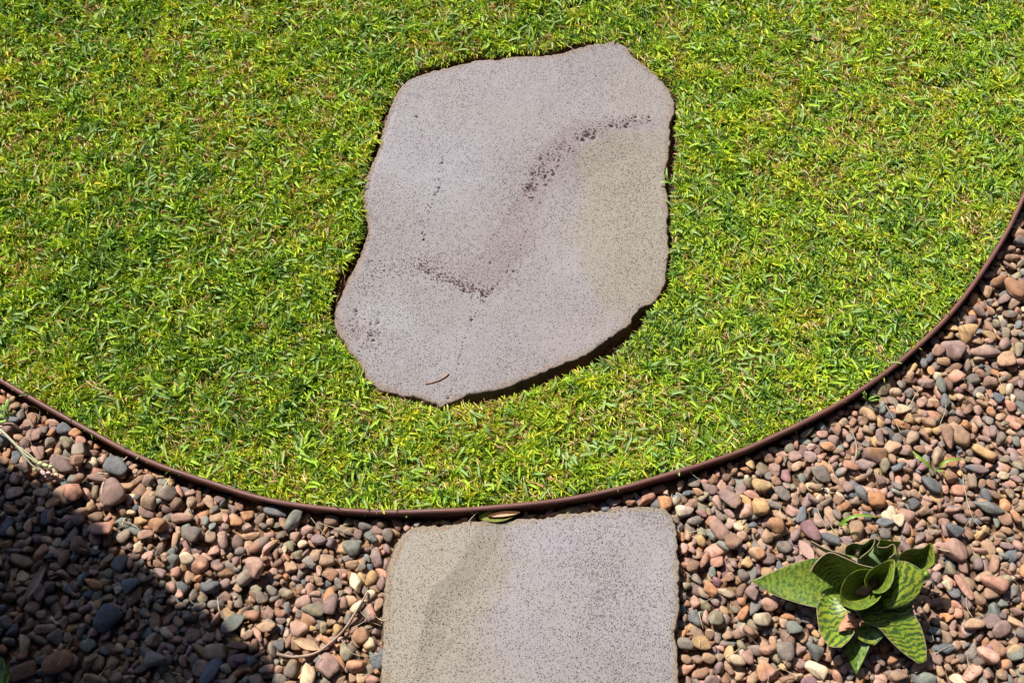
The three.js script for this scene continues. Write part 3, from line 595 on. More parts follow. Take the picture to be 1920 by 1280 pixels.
function dryness(x, z) {                                 // -1 lush .. 1 dry, in patches
  let d = (fbm(x * 9 + 2, z * 9, 3) - 0.5) * 1.5 + (fbm(x * 30 + 40, z * 30, 3) - 0.5) * 2;
  for (const q of lawnZones) d += q.k * Math.exp(-((x - q.p.x) ** 2 + (z - q.p.z) ** 2) / (q.r * q.r));
  return d;
}
function sow(name, geo, mat, n, make) {
  const im = new THREE.InstancedMesh(geo, mat, n);
  for (let k = 0; k < n; k++) {
    const [x, z, e, t] = lawnSpot(), s = make(x, z, dryness(x, z));
    if (e < 0.022) { const q = clamp((e - 0.006) / 0.016), k = lerp(0.75, 1, q); s.l *= k; s.w *= lerp(0.8, 1, q); s.lean *= lerp(0.7, 1, q); }
    if (t < 0.014) { const q = t / 0.014; s.l *= lerp(0.66, 1, q); s.lean *= lerp(0.6, 1, q); }
    dummy.position.set(x, TURF - 0.008 + s.y, z);
    dummy.rotation.set(s.lean, s.yaw, s.roll ?? 0);
    dummy.scale.set(s.w, s.l, s.l);
    dummy.updateMatrix();
    im.setMatrixAt(k, dummy.matrix);
    im.setColorAt(k, tint.setRGB(s.c[0], s.c[1], s.c[2]));
  }
  add(im, name, lawn); im.userData = { kind: 'stuff' };
}
const greens = {   // sunlit, sappy turf
  lime: [0.52, 0.61, 0.034], leaf: [0.39, 0.54, 0.036], deep: [0.16, 0.29, 0.036], blue: [0.3, 0.43, 0.12], yellow: [0.66, 0.64, 0.07] };
const jig = (c, k) => { const f = 1 + gauss() * k; return [c[0] * f * (1 + gauss() * 0.1), c[1] * f, c[2] * f]; };
function green(d) {
  const r = rnd() + d * 0.35;
  return jig(r < 0.12 ? greens.deep : r < 0.24 ? greens.blue : r < 0.56 ? greens.leaf : r < 0.88 ? greens.lime : greens.yellow, 0.16);
}
const flow = (x, z) => fbm(x * 7 + 50, z * 7, 2) * 14;
const height = (x, z) => 0.8 + 0.45 * fbm(x * 20 + 8, z * 20, 3);
const clump = (x, z) => fbm(x * 38 + 11, z * 38, 3);
function tuftGeometry(k) {                               // a shoot: blades fanning out from one node, in metres
  const list = [];
  for (let i = 0; i < k; i++) {
    const g = bladeGeometry(3, rr(0.2, 1.3), rr(0.15, 0.35), rnd() < 0.35 ? 0.55 : 0.12), l = rr(0.009, 0.021), f = rr(0.72, 1.25), n = g.attributes.position.count, col = new Float32Array(n * 3);
    g.scale(rr(0.0018, 0.0034), l, l).rotateX(rr(0.45, 1.45)).rotateY(i / k * 6.283 + gauss() * 0.5).translate(gauss() * 0.002, rr(0, 0.004), gauss() * 0.002);
    const warm = 1 + gauss() * 0.12;
    for (let v = 0; v < n; v++) col.set([f * warm, f, f], v * 3);
    g.setAttribute('color', new THREE.BufferAttribute(col, 3));
    list.push(g);
  }
  return mergeGeometries(list);
}
const tuftMat = leafMat.clone(); tuftMat.vertexColors = true;
for (let v = 0; v < 6; v++) sow('grass_shoots', tuftGeometry(5 + v % 3), tuftMat, 14500, (x, z, d) => {
  const c = clump(x, z), s = rr(0.55, 0.95) * (0.5 + 0.98 * c);
  return { l: s, w: s, lean: gauss() * 0.22, yaw: rr(0, 6.283), roll: gauss() * 0.22, y: 0.005 + 0.016 * c * rr(0.6, 1.2), c: green(d) };
});
for (const [name, bend, fold, blunt, n] of [['short_blades', 0.7, 0.25, 0.12, 36000], ['curled_blades', 1.35, 0.2, 0.1, 36000]]) {
  sow(name, bladeGeometry(4, bend, fold, blunt), leafMat, n, (x, z, d) => ({
    l: rr(0.008, 0.017) * height(x, z), w: rr(0.0013, 0.0026), lean: rr(0.3, 1.35), yaw: rnd() < 0.45 ? flow(x, z) + gauss() * 0.7 : rr(0, 6.283), roll: gauss() * 0.3, y: rr(0.007, 0.016), c: green(d),
  }));
}
sow('broad_blades', bladeGeometry(5, 0.55, 0.16, 0.25), leafMat, 7500, (x, z, d) => ({
  l: rr(0.012, 0.027), w: rr(0.0032, 0.005), lean: rr(0.5, 1.45), yaw: rnd() < 0.6 ? flow(x, z) + gauss() * 0.5 : rr(0, 6.283), roll: gauss() * 0.4, y: rr(0.013, 0.022), c: jig(rnd() < 0.6 ? greens.blue : greens.leaf, 0.16),
}));
const straws = [[0.6, 0.47, 0.22], [0.66, 0.56, 0.3], [0.56, 0.42, 0.2], [0.4, 0.23, 0.1], [0.6, 0.46, 0.22], [0.66, 0.48, 0.28]];
sow('dry_blades', bladeGeometry(4, 1.1, 0.3, 0.2), strawMat, 38000, (x, z, d) => ({
  l: rr(0.008, 0.02), w: rr(0.001, 0.0021), lean: rr(0.3, 1.45), yaw: rr(0, 6.283), roll: gauss() * 0.5, y: rr(0.008, 0.017) + 0.006 * clamp(d + 0.2), c: jig(pick(straws), 0.2),
}));

// ---------------------------------------------------------------- leaves, stalks and twigs
function loft(rows, nu, nv, thick, swap, scale, ground) {        // rows of three points (pixel, pixel, height) across the leaf, from base to tip; each row an arc through them
  const W = rows.map((r) => r.map(([x, y, h]) => at(x, y, h)));
  const curves = [0, 1, 2].map((k) => new THREE.CatmullRomCurve3(W.map((r) => r[k]), false, 'centripetal'));
  const P = [], UV = [];
  let len = 0, prev = null;
  for (let i = 0; i <= nu; i++) {
    const t = i / nu, [A, B, C] = curves.map((c) => c.getPoint(t));
    if (prev) len += prev.distanceTo(B);
    prev = B;
    const wid = A.distanceTo(B) + B.distanceTo(C);
    for (let j = 0; j <= nv; j++) {
      const s = j / nv, a = (1 - s) * (1 - 2 * s), b = 4 * s * (1 - s), c = s * (2 * s - 1);
      P.push(V(A.x * a + B.x * b + C.x * c, A.y * a + B.y * b + C.y * c, A.z * a + B.z * b + C.z * c));
      UV.push(swap ? [len / scale, s * wid / scale] : [(s - 0.5) * wid / scale, len / scale]);
    }
  }
  const m = nv + 1, N = P.map(() => V(0, 0, 0)), idx = [], e1 = V(0, 0, 0), e2 = V(0, 0, 0);
  for (let i = 0; i < nu; i++) for (let j = 0; j < nv; j++) {
    const a = i * m + j, b = a + 1, c = a + m, d = c + 1;
    e1.subVectors(P[c], P[a]); e2.subVectors(P[b], P[a]); e1.cross(e2);
    for (const k of [a, b, c, d]) N[k].add(e1);
    idx.push([a, c, b], [b, c, d]);
  }
  const n = P.length, pos = new Float32Array(n * 6), uv = new Float32Array(n * 4), col = new Float32Array(n * 6).fill(1), I = [];
  P.forEach((p, k) => {
    const nn = N[k].lengthSq() > 0 ? N[k].normalize() : V(0, 1, 0), i = Math.floor(k / m), j = k % m, edge = i === nu || j === 0 || j === nv, th = edge ? thick * 0.3 : thick;
    pos.set([p.x + nn.x * th / 2, p.y + nn.y * th / 2, p.z + nn.z * th / 2], k * 3); pos.set([p.x - nn.x * th / 2, p.y - nn.y * th / 2, p.z - nn.z * th / 2], (n + k) * 3);
    uv.set(UV[k], k * 2); uv.set(UV[k], (n + k) * 2);
  });
  for (const [a, b, c] of idx) I.push(a, b, c, n + a, n + c, n + b);
  const rim = [];
  for (let j = 0; j < nv; j++) rim.push([j, j + 1]);
  for (let i = 0; i < nu; i++) rim.push([i * m + nv, (i + 1) * m + nv]);
  for (let j = nv; j > 0; j--) rim.push([nu * m + j, nu * m + j - 1]);
  for (let i = nu; i > 0; i--) rim.push([i * m, (i - 1) * m]);
  for (const [a, b] of rim) I.push(a, b, n + a, b, n + b, n + a);
  const g = new THREE.BufferGeometry();
  g.setAttribute('position', new THREE.BufferAttribute(pos, 3)); g.setAttribute('uv', new THREE.BufferAttribute(uv, 2)); g.setAttribute('color', new THREE.BufferAttribute(col, 3)); g.setIndex(I); g.computeVertexNormals();
  g.userData = { P, nu, nv };
  return g;
}
// a thin tube along the edge of a lofted leaf: the pale dry margin
function marginOf(g, parts, r) {
  const { P, nu, nv } = g.userData, m = nv + 1, lists = { first: [], last: [], end: [], start: [] };
  for (let i = 0; i <= nu; i++) { lists.first.push(P[i * m]); lists.last.push(P[i * m + nv]); }
  for (let j = 0; j <= nv; j++) { lists.end.push(P[nu * m + j]); lists.start.push(P[j]); }
  return mergeGeometries(parts.map((k) => new THREE.TubeGeometry(new THREE.CatmullRomCurve3(lists[k]), 26, r, 5)));
}
function bandTexture(strength, mottle, phase, low = 0) {
  return dataTexture(512, 512, (x, y, c) => {
    const u = x / 512, v = y / 512, w = tfbm(u + phase, v, 5, 3), b = Math.sin((v * 9 + (w - 0.5) * 1.7) * 6.2832);
    const fine = tfbm(u * 1 + phase, v, 30, 3), k = sstep(-0.9, 0.7, b * strength + (fine - 0.5) * 3.4 * mottle) * (1 - low) + low * 0.75;
    const yel = tfbm(u, v + phase, 4, 2);
    c[0] = lerp(52, 128 + 26 * (yel - 0.5), k) + (fine - 0.5) * 22; c[1] = lerp(76, 136, k) + (fine - 0.5) * 20; c[2] = lerp(42, 44, k) + (fine - 0.5) * 14;
  }, true);
}
const banded = bandTexture(1, 0.75, 0.1, 0.15), mottled = bandTexture(0.5, 1.0, 0.6, 0.42), pale = bandTexture(0.6, 1.0, 0.3, 0.3);
const leafOf = (map, color = new THREE.Color(0.92, 0.95, 0.85)) => new THREE.MeshPhysicalMaterial({ map, color, vertexColors: true, roughness: 0.36, specularIntensity: 0.5, bumpMap: grainBump, bumpScale: 0.0002 });
const stripeMat = leafOf(banded), mottleMat = leafOf(mottled, new THREE.Color(0.7, 0.77, 0.78)), paleMat = leafOf(pale, new THREE.Color(0.8, 0.85, 1.1));
const marginMat = new THREE.MeshStandardMaterial({ color: new THREE.Color(0.24, 0.18, 0.11), roughness: 0.9 });
const deadMat = new THREE.MeshPhysicalMaterial({ map: grainMap, color: new THREE.Color(0.62, 0.3, 0.17), roughness: 0.85, bumpMap: grainBump, bumpScale: 0.001 });
{
  const root = new THREE.Group(), c = at(1622, 1105, 0);
  c.y = topAt(c.x, c.z) - 0.004;
  root.position.copy(c);
  tag(add(root, 'striped_plant'), 'low rosette of banded green-yellow striped succulent leaves growing in the gravel', 'plant');
  const leaf = (rows, opt = {}) => {
    const g = loft(rows, opt.nu ?? 26, opt.nv ?? 12, 0.0022, opt.swap, 0.075);
    const o = mesh(g.clone().translate(-c.x, -c.y, -c.z), opt.mat ?? stripeMat, 'leaf', root);
    if (opt.label) o.userData = { label: opt.label };
    if (opt.margin) mesh(marginOf(g, opt.margin, (opt.r ?? 0.0011) * 0.62).translate(-c.x, -c.y, -c.z), marginMat, 'leaf_margin', o);
    return o;
  };
  // long pointed leaf lying to the left
  leaf([[[1600, 1078, 0.028], [1606, 1105, 0.010], [1598, 1135, 0.024]], [[1555, 1047, 0.046], [1560, 1096, 0.026], [1555, 1139, 0.034]], [[1530, 1046, 0.046], [1525, 1092, 0.031], [1524, 1137, 0.034]], [[1490, 1056, 0.040], [1485, 1092, 0.031], [1489, 1128, 0.030]], [[1450, 1071, 0.034], [1446, 1091, 0.028], [1455, 1116, 0.027]], [[1424, 1083, 0.029], [1423, 1091, 0.026], [1428, 1101, 0.025]], [[1411, 1089, 0.025], [1411, 1089, 0.025], [1411, 1090, 0.025]]], { mat: mottleMat, margin: ['first', 'last'], r: 0.0008 });
  // upright leaf with the broken dry rim
  leaf([[[1521, 1071, 0.074], [1545, 1088, 0.044], [1585, 1116, 0.018]], [[1530, 1055, 0.082], [1556, 1080, 0.046], [1592, 1112, 0.018]], [[1555, 1036, 0.09], [1574, 1072, 0.05], [1600, 1108, 0.018]], [[1585, 1046, 0.09], [1594, 1076, 0.052], [1606, 1104, 0.018]], [[1612, 1058, 0.086], [1610, 1080, 0.052], [1612, 1102, 0.018]], [[1637, 1064, 0.08], [1626, 1082, 0.05], [1618, 1100, 0.018]]], { swap: true, margin: ['first'], r: 0.0014, label: 'leaf with a broken pale dry rim' });
  // big funnel, open to the top
  leaf([[[1634, 1068, 0.086], [1633, 1080, 0.06], [1632, 1092, 0.03]], [[1611, 1068, 0.09], [1615, 1082, 0.058], [1620, 1096, 0.028]], [[1588, 1083, 0.09], [1601, 1094, 0.055], [1612, 1102, 0.026]], [[1577, 1107, 0.088], [1594, 1108, 0.052], [1609, 1108, 0.024]], [[1580, 1131, 0.084], [1596, 1120, 0.05], [1611, 1112, 0.024]], [[1601, 1143, 0.08], [1607, 1127, 0.05], [1618, 1114, 0.024]], [[1630, 1138, 0.082], [1626, 1124, 0.052], [1625, 1112, 0.026]], [[1649, 1123, 0.084], [1641, 1114, 0.058], [1633, 1107, 0.03]], [[1657, 1109, 0.084], [1648, 1106, 0.06], [1638, 1102, 0.032]]], { swap: true, nu: 40 });
  // small inner scroll
  leaf([[[1624, 1102, 0.082], [1627, 1098, 0.06], [1629, 1098, 0.03]], [[1622, 1088, 0.086], [1626, 1088, 0.06], [1628, 1090, 0.03]], [[1630, 1071, 0.092], [1632, 1079, 0.062], [1633, 1083, 0.03]], [[1652, 1057, 0.096], [1645, 1073, 0.066], [1641, 1083, 0.03]], [[1677, 1049, 0.098], [1660, 1075, 0.07], [1645, 1090, 0.03]], [[1678, 1076, 0.096], [1661, 1088, 0.068], [1646, 1096, 0.03]], [[1671, 1098, 0.093], [1656, 1100, 0.068], [1644, 1102, 0.03]], [[1655, 1111, 0.09], [1646, 1108, 0.064], [1639, 1105, 0.03]], [[1638, 1112, 0.086], [1636, 1108, 0.06], [1634, 1104, 0.03]]], { swap: true, nu: 40 });
  // broad right-hand leaf, arching over
  leaf([[[1684, 1051, 0.092], [1664, 1082, 0.064], [1652, 1112, 0.03]], [[1703, 1054, 0.09], [1686, 1090, 0.078], [1656, 1125, 0.05]], [[1731, 1073, 0.084], [1706, 1102, 0.078], [1661, 1138, 0.06]], [[1732, 1090, 0.08], [1714, 1112, 0.074], [1672, 1141, 0.061]], [[1722, 1114, 0.074], [1710, 1124, 0.07], [1690, 1137, 0.062]], [[1709, 1128, 0.068], [1706, 1129, 0.067], [1703, 1131, 0.066]]], { margin: ['first'], r: 0.0007 });
  // long leaf to the lower right
  leaf([[[1602, 1140, 0.03], [1630, 1128, 0.02], [1668, 1112, 0.03]], [[1611, 1153, 0.044], [1648, 1140, 0.036], [1706, 1128, 0.042]], [[1622, 1166, 0.050], [1664, 1158, 0.040], [1714, 1150, 0.046]], [[1648, 1177, 0.046], [1686, 1176, 0.036], [1725, 1170, 0.044]], [[1668, 1199, 0.038], [1704, 1198, 0.030], [1734, 1197, 0.038]], [[1695, 1224, 0.030], [1719, 1222, 0.024], [1738, 1220, 0.030]], [[1722, 1243, 0.023], [1730, 1243, 0.021], [1737, 1238, 0.023]]], { margin: ['first', 'last'], r: 0.0009 });
  // scoop-shaped leaf to the bottom, with the dead patch
  leaf([[[1568, 1118, 0.03], [1556, 1112, 0.026], [1545, 1112, 0.034]], [[1584, 1140, 0.038], [1556, 1138, 0.032], [1533, 1134, 0.042]], [[1597, 1150, 0.04], [1560, 1160, 0.034], [1534, 1162, 0.046]], [[1590, 1166, 0.036], [1566, 1178, 0.034], [1540, 1188, 0.048]], [[1590, 1176, 0.036], [1576, 1192, 0.038], [1556, 1211, 0.048]], [[1603, 1184, 0.046], [1594, 1198, 0.044], [1578, 1213, 0.048]]], { margin: ['end', 'last'], r: 0.0008 });
  const dead = mesh(new THREE.BufferGeometry(), deadMat, 'dry_patch', root);
  dead.geometry = loft([[[1588, 1146, 0.048], [1594, 1150, 0.053], [1600, 1152, 0.046]], [[1584, 1158, 0.046], [1597, 1160, 0.056], [1612, 1164, 0.044]], [[1578, 1166, 0.044], [1592, 1172, 0.054], [1606, 1174, 0.044]], [[1574, 1174, 0.044], [1582, 1178, 0.052], [1594, 1180, 0.044]], [[1574, 1184, 0.044], [1577, 1184, 0.046], [1580, 1183, 0.044]]], 20, 10, 0.002, false, 0.05).translate(-c.x, -c.y, -c.z);
  { const p = dead.geometry.attributes.position; for (let i = 0; i < p.count; i++) p.setY(i, p.getY(i) + 0.016 * (fbm(p.getX(i) * 260, p.getZ(i) * 260, 2) - 0.5)); dead.geometry.computeVertexNormals(); }
  // small pale leaf underneath
  leaf([[[1604, 1182, 0.03], [1616, 1172, 0.026], [1632, 1168, 0.03]], [[1606, 1194, 0.032], [1626, 1184, 0.027], [1662, 1186, 0.032]], [[1622, 1204, 0.03], [1636, 1198, 0.027], [1652, 1199, 0.03]], [[1638, 1209, 0.027], [1641, 1208, 0.027], [1644, 1207, 0.027]]], { mat: paleMat, margin: ['end'], r: 0.0009, nu: 16 });
  // dark leaf in the shade below
  leaf([[[1584, 1200, 0.022], [1606, 1196, 0.018], [1634, 1196, 0.024]], [[1586, 1218, 0.022], [1606, 1216, 0.016], [1630, 1214, 0.024]], [[1594, 1240, 0.018], [1607, 1238, 0.014], [1620, 1237, 0.019]], [[1606, 1262, 0.014], [1607, 1263, 0.014], [1608, 1262, 0.014]]], { mat: mottleMat, nu: 16 });
  // behind: folded dry-edged leaf seen on edge
  leaf([[[1521, 1014, 0.07], [1522, 1018, 0.062], [1526, 1022, 0.056]], [[1552, 1030, 0.074], [1553, 1035, 0.064], [1556, 1038, 0.052]], [[1580, 1038, 0.074], [1582, 1046, 0.06], [1588, 1054, 0.042]], [[1606, 1052, 0.07], [1608, 1060, 0.054], [1612, 1070, 0.03]]], { margin: ['first', 'start'], r: 0.0013, mat: mottleMat, label: 'narrow folded leaf with brown dry edge' });
  // tube on the far side
  leaf([[[1606, 1046, 0.07], [1608, 1044, 0.05], [1612, 1046, 0.02]], [[1586, 1040, 0.078], [1592, 1038, 0.052], [1604, 1042, 0.02]], [[1586, 1026, 0.082], [1596, 1028, 0.054], [1606, 1036, 0.02]], [[1600, 1018, 0.084], [1604, 1026, 0.056], [1610, 1034, 0.02]], [[1619, 1020, 0.084], [1616, 1030, 0.056], [1616, 1037, 0.02]], [[1634, 1010, 0.086], [1628, 1026, 0.058], [1620, 1040, 0.022]], [[1641, 1010, 0.086], [1636, 1026, 0.062], [1622, 1044, 0.024]], [[1636, 1026, 0.082], [1630, 1036, 0.06], [1620, 1048, 0.026]], [[1612, 1047, 0.074], [1613, 1048, 0.056], [1615, 1050, 0.026]]], { swap: true, nu: 36, mat: paleMat, r: 0.0008, margin: ['first'] });
  // wavy leaf rims behind the centre
  leaf([[[1641, 1009, 0.086], [1640, 1024, 0.056], [1636, 1040, 0.022]], [[1650, 1014, 0.084], [1648, 1028, 0.056], [1642, 1042, 0.022]], [[1645, 1024, 0.08], [1648, 1034, 0.056], [1648, 1044, 0.022]], [[1662, 1026, 0.082], [1658, 1036, 0.056], [1652, 1046, 0.022]], [[1676, 1020, 0.086], [1668, 1034, 0.058], [1656, 1048, 0.022]], [[1680, 1034, 0.084], [1671, 1044, 0.056], [1660, 1052, 0.022]], [[1668, 1046, 0.078], [1664, 1052, 0.054], [1660, 1056, 0.022]]], { swap: true, nu: 34, margin: ['first'], r: 0.0009 });
  leaf([[[1642, 1012, 0.07], [1650, 1030, 0.04], [1652, 1046, 0.02]], [[1658, 1012, 0.074], [1658, 1028, 0.044], [1658, 1048, 0.02]], [[1672, 1014, 0.07], [1667, 1030, 0.042], [1664, 1050, 0.02]], [[1690, 1016, 0.066], [1680, 1034, 0.04], [1670, 1052, 0.02]]], { swap: true, nu: 18 });
  // right-hand funnel, its dark mouth turned up
  leaf([[[1683, 1052, 0.086], [1688, 1058, 0.056], [1690, 1066, 0.024]], [[1690, 1037, 0.088], [1696, 1050, 0.056], [1696, 1064, 0.024]], [[1707, 1029, 0.088], [1706, 1046, 0.056], [1702, 1062, 0.024]], [[1730, 1028, 0.086], [1718, 1046, 0.055], [1706, 1064, 0.024]], [[1746, 1018, 0.088], [1728, 1046, 0.056], [1708, 1066, 0.024]], [[1753, 1036, 0.084], [1732, 1054, 0.056], [1708, 1070, 0.024]], [[1753, 1055, 0.078], [1734, 1062, 0.054], [1706, 1072, 0.024]], [[1735, 1070, 0.07], [1722, 1072, 0.05], [1702, 1074, 0.024]]], { swap: true, nu: 36 });
  leaf([[[1731, 1074, 0.072], [1736, 1070, 0.078], [1741, 1074, 0.072]], [[1730, 1080, 0.068], [1738, 1078, 0.079], [1746, 1080, 0.068]], [[1733, 1087, 0.062], [1738, 1087, 0.066], [1744, 1085, 0.062]]], { nu: 10, nv: 10 });
  // root crown in the gravel
  const crown = new THREE.LatheGeometry([[0.0, -0.03], [0.016, -0.026], [0.024, -0.004], [0.026, 0.012], [0.018, 0.024], [0.0, 0.026]].map(([r, y]) => new THREE.Vector2(r, y)), 20);
  const cp = crown.attributes.position; for (let i = 0; i < cp.count; i++) { const f = 1 + 0.3 * (fbm(cp.getX(i) * 90 + 4, cp.getZ(i) * 90, 2) - 0.5); cp.setX(i, cp.getX(i) * f); cp.setZ(i, cp.getZ(i) * f); }
  crown.computeVertexNormals();
  mesh(crown, new THREE.MeshStandardMaterial({ color: new THREE.Color(0.09, 0.13, 0.04), roughness: 0.8 }), 'stem', root);
  const back = mesh(crown.clone().scale(1.15, 1.1, 0.9), root.children.at(-1).material, 'stem', root), bp = at(1642, 1046, 0.006);  // dark green filler body, added for the dark interior between the back leaves
  back.position.set(bp.x - c.x, 0.006, bp.z - c.z);
  // pebbles caught in the rolled leaves
  for (const [px, py, h, len, wid, ang, kind, label] of [[1621, 1106, 0.036, 31, 19, 10, 'pink', 'pinkish pebble lying in the large rolled leaf of the striped plant'], [1638, 1096, 0.038, 22, 14, 70, 'brown', 'brown pebble lodged in the small inner leaf scroll of the striped plant']]) {
    const s = mmPerPx(px, py) * 0.95, p = newPebble(len * s / 2, wid * s / 2.6, wid * s / 2, -THREE.MathUtils.degToRad(ang), 0.1, 0.1, kind), o = mesh(pebbleGeometry(p, 2, false), pebbleMat, 'pebble');
    o.position.copy(at(px, py, h)); o.quaternion.copy(p.q);
    tag(o, label, 'pebble', 'recognisable pebbles');
  }
}
// the second striped plant, in the shade, mostly outside the picture
{
  const root = new THREE.Group(), c = at(-40, 1262, 0);
  c.y = topAt(c.x, c.z) - 0.003;
  root.position.copy(c);
  tag(add(root, 'striped_plant'), 'striped succulent leaf in the deep shadow at the far end of the gravel', 'plant');
  const leaf = (rows) => mesh(loft(rows, 18, 8, 0.0022, false, 0.075).translate(-c.x, -c.y, -c.z), stripeMat, 'leaf', root);
  leaf([[[-40, 1240, 0.02], [-40, 1262, 0.012], [-40, 1290, 0.02]], [[-15, 1228, 0.05], [-15, 1262, 0.042], [-15, 1300, 0.05]], [[6, 1236, 0.06], [10, 1266, 0.056], [6, 1300, 0.06]], [[16, 1262, 0.056], [18, 1270, 0.055], [16, 1280, 0.056]]]);
  leaf([[[-44, 1240, 0.02], [-56, 1242, 0.012], [-70, 1240, 0.02]], [[-30, 1205, 0.05], [-56, 1206, 0.042], [-80, 1205, 0.05]], [[-52, 1165, 0.05], [-56, 1164, 0.05], [-60, 1165, 0.05]]]);
  leaf([[[-60, 1250, 0.02], [-64, 1268, 0.012], [-60, 1290, 0.02]], [[-100, 1235, 0.05], [-104, 1265, 0.042], [-100, 1300, 0.05]], [[-150, 1262, 0.04], [-152, 1268, 0.04], [-150, 1275, 0.04]]]);
}

const V3 = (list, lift = 0.0015) => list.map(([px, py, h]) => { const p = at(px, py, 0.004); if (h === undefined) p.y = topAt(p.x, p.z) + lift; else return at(px, py, h); return p; });
function stalk(points, r0, r1, n = 20, sides = 5) {
  const c = new THREE.CatmullRomCurve3(points, false, 'centripetal'), g = new THREE.TubeGeometry(c, n, 1, sides), p = g.attributes.position, ctr = V(0, 0, 0);
  for (let i = 0; i <= n; i++) { c.getPointAt(i / n, ctr); const r = lerp(r0, r1, i / n); for (let k = 0; k <= sides; k++) { const o = i * (sides + 1) + k; p.setXYZ(o, ctr.x + (p.getX(o) - ctr.x) * r, ctr.y + (p.getY(o) - ctr.y) * r, ctr.z + (p.getZ(o) - ctr.z) * r); } }
  g.computeVertexNormals();
  return g;
}
function ribbonBlade(points, w) {
  const c = new THREE.CatmullRomCurve3(points, false, 'centripetal'), pos = [], idx = [], uv = [], n = 16, t = V(0, 0, 0), s = V(0, 0, 0);
  for (let i = 0; i <= n; i++) {
    const p = c.getPointAt(i / n); c.getTangentAt(i / n, t); s.set(-t.z, 0, t.x).normalize();
    const ww = w * 0.5 * Math.sqrt(Math.max(0.02, 1 - (i / n) ** 2.2)) * Math.min(1, 0.5 + i / n * 2.5);
    pos.push(p.x - s.x * ww, p.y + ww * 0.35, p.z - s.z * ww, p.x, p.y, p.z, p.x + s.x * ww, p.y + ww * 0.35, p.z + s.z * ww); uv.push(0, i / n, 0.5, i / n, 1, i / n);
    if (i) { const a = (i - 1) * 3, b = i * 3; idx.push(a, a + 1, b, a + 1, b + 1, b, a + 1, a + 2, b + 1, a + 2, b + 2, b + 1); }
  }
  const g = new THREE.BufferGeometry();
  g.setAttribute('position', new THREE.Float32BufferAttribute(pos, 3)); g.setAttribute('uv', new THREE.Float32BufferAttribute(uv, 2)); g.setIndex(idx); g.computeVertexNormals();
  return g;
}
const rooted = (name, px, py, label, category, group) => { const r = new THREE.Group(), c = at(px, py, 0); c.y = topAt(c.x, c.z) - 0.004; r.position.copy(c); return tag(add(r, name), label, category, group); };
const under = (g, root) => g.translate(-root.position.x, -root.position.y, -root.position.z);
const sproutMat = new THREE.MeshPhysicalMaterial({ color: new THREE.Color(0.2, 0.34, 0.03), roughness: 0.5, transmission: 0.35, thickness: 0, side: THREE.DoubleSide });
{
  const a = rooted('grass_sprout', 1754, 884, 'forked green grass sprout growing beside a dark slate pebble', 'sprout');
  for (const [pts, w] of [[[[1754, 884, 0.0], [1742, 873, 0.02], [1727, 860, 0.027], [1710, 845, 0.028]], 0.0068], [[[1755, 884, 0.0], [1763, 873, 0.024], [1776, 864, 0.032], [1792, 861, 0.032], [1812, 862, 0.024]], 0.0046], [[[1756, 884, 0.0], [1769, 883, 0.014], [1773, 895, 0.012]], 0.0034]]) mesh(under(ribbonBlade(V3(pts), w), a), sproutMat, 'blade', a);
  const b = rooted('grass_sprout', 1573, 986, 'single arching green grass sprout above the striped plant', 'sprout');
  for (const [pts, w] of [[[[1573, 986, 0.0], [1583, 977, 0.022], [1598, 969, 0.032], [1622, 966, 0.032], [1645, 970, 0.024]], 0.005], [[[1574, 986, 0.0], [1588, 983, 0.016], [1592, 999, 0.01]], 0.0034]]) mesh(under(ribbonBlade(V3(pts), w), b), sproutMat, 'blade', b);
  const w = rooted('weed_tuft', 1626, 752, 'wispy green weed tuft rooted in gravel close below the brown edging', 'weed');
  for (let k = 0; k < 13; k++) { const ang = rr(-2.7, 0.9), L = rr(14, 36); mesh(under(ribbonBlade(V3([[1626, 752, 0.0], [1626 + Math.cos(ang) * L * 0.5, 750 + Math.sin(ang) * L * 0.4, rr(0.012, 0.022)], [1626 + Math.cos(ang) * L, 751 + Math.sin(ang) * L * 0.7, rr(0.004, 0.016)]]), rr(0.0012, 0.0022)), w), sproutMat, 'blade', w); }
  const s = rooted('succulent_weed', 11, 790, 'small upright succulent weed with fat green leaves below the edging', 'weed');
  const fat = new THREE.MeshPhysicalMaterial({ color: new THREE.Color(0.24, 0.36, 0.08), roughness: 0.45 });
  mesh(under(stalk(V3([[-30, 791, 0.004], [0, 791, 0.006], [11, 788, 0.01], [14, 775, 0.03], [12, 762, 0.042]]), 0.0026, 0.0016), s), fat, 'stem', s);
  for (const [x, y, h, l, wd, ang] of [[13, 757, 0.045, 16, 8, -85], [7, 766, 0.036, 15, 7, -110], [20, 770, 0.034, 13, 6, -60], [26, 776, 0.028, 11, 6, -30], [0, 767, 0.034, 14, 7, -150], [3, 781, 0.022, 14, 8, 200], [9, 774, 0.03, 10, 6, -120]]) {
    const q = 0.0009, g = new THREE.SphereGeometry(1, 12, 8).scale(l * q / 2, wd * q / 3.2, wd * q / 2).rotateZ(0.5).rotateY(-ang * Math.PI / 180), p = at(x, y, h);
    mesh(under(g.translate(p.x, p.y, p.z), s), fat, 'leaf', s);
  }
  const e = rooted('grass_tuft', 1252, 336, 'little bright green grass shoot lying over the rim of the irregular stepping stone', 'grass');
  e.position.y = STONE_A - 0.006; const up = STONE_A - 0.032;
  mesh(under(ribbonBlade(V3([[1258, 344, 0.03 + up], [1250, 341, 0.037 + up], [1236, 341, 0.036 + up]]), 0.0048), e), sproutMat, 'blade', e);
  mesh(under(ribbonBlade(V3([[1256, 345, 0.028 + up], [1250, 330, 0.038 + up], [1250, 314, 0.04 + up]]), 0.0046), e), sproutMat, 'blade', e);
  mesh(under(ribbonBlade(V3([[1256, 346, 0.028 + up], [1262, 338, 0.034 + up], [1264, 322, 0.03 + up]]), 0.003), e), sproutMat, 'blade', e);
}
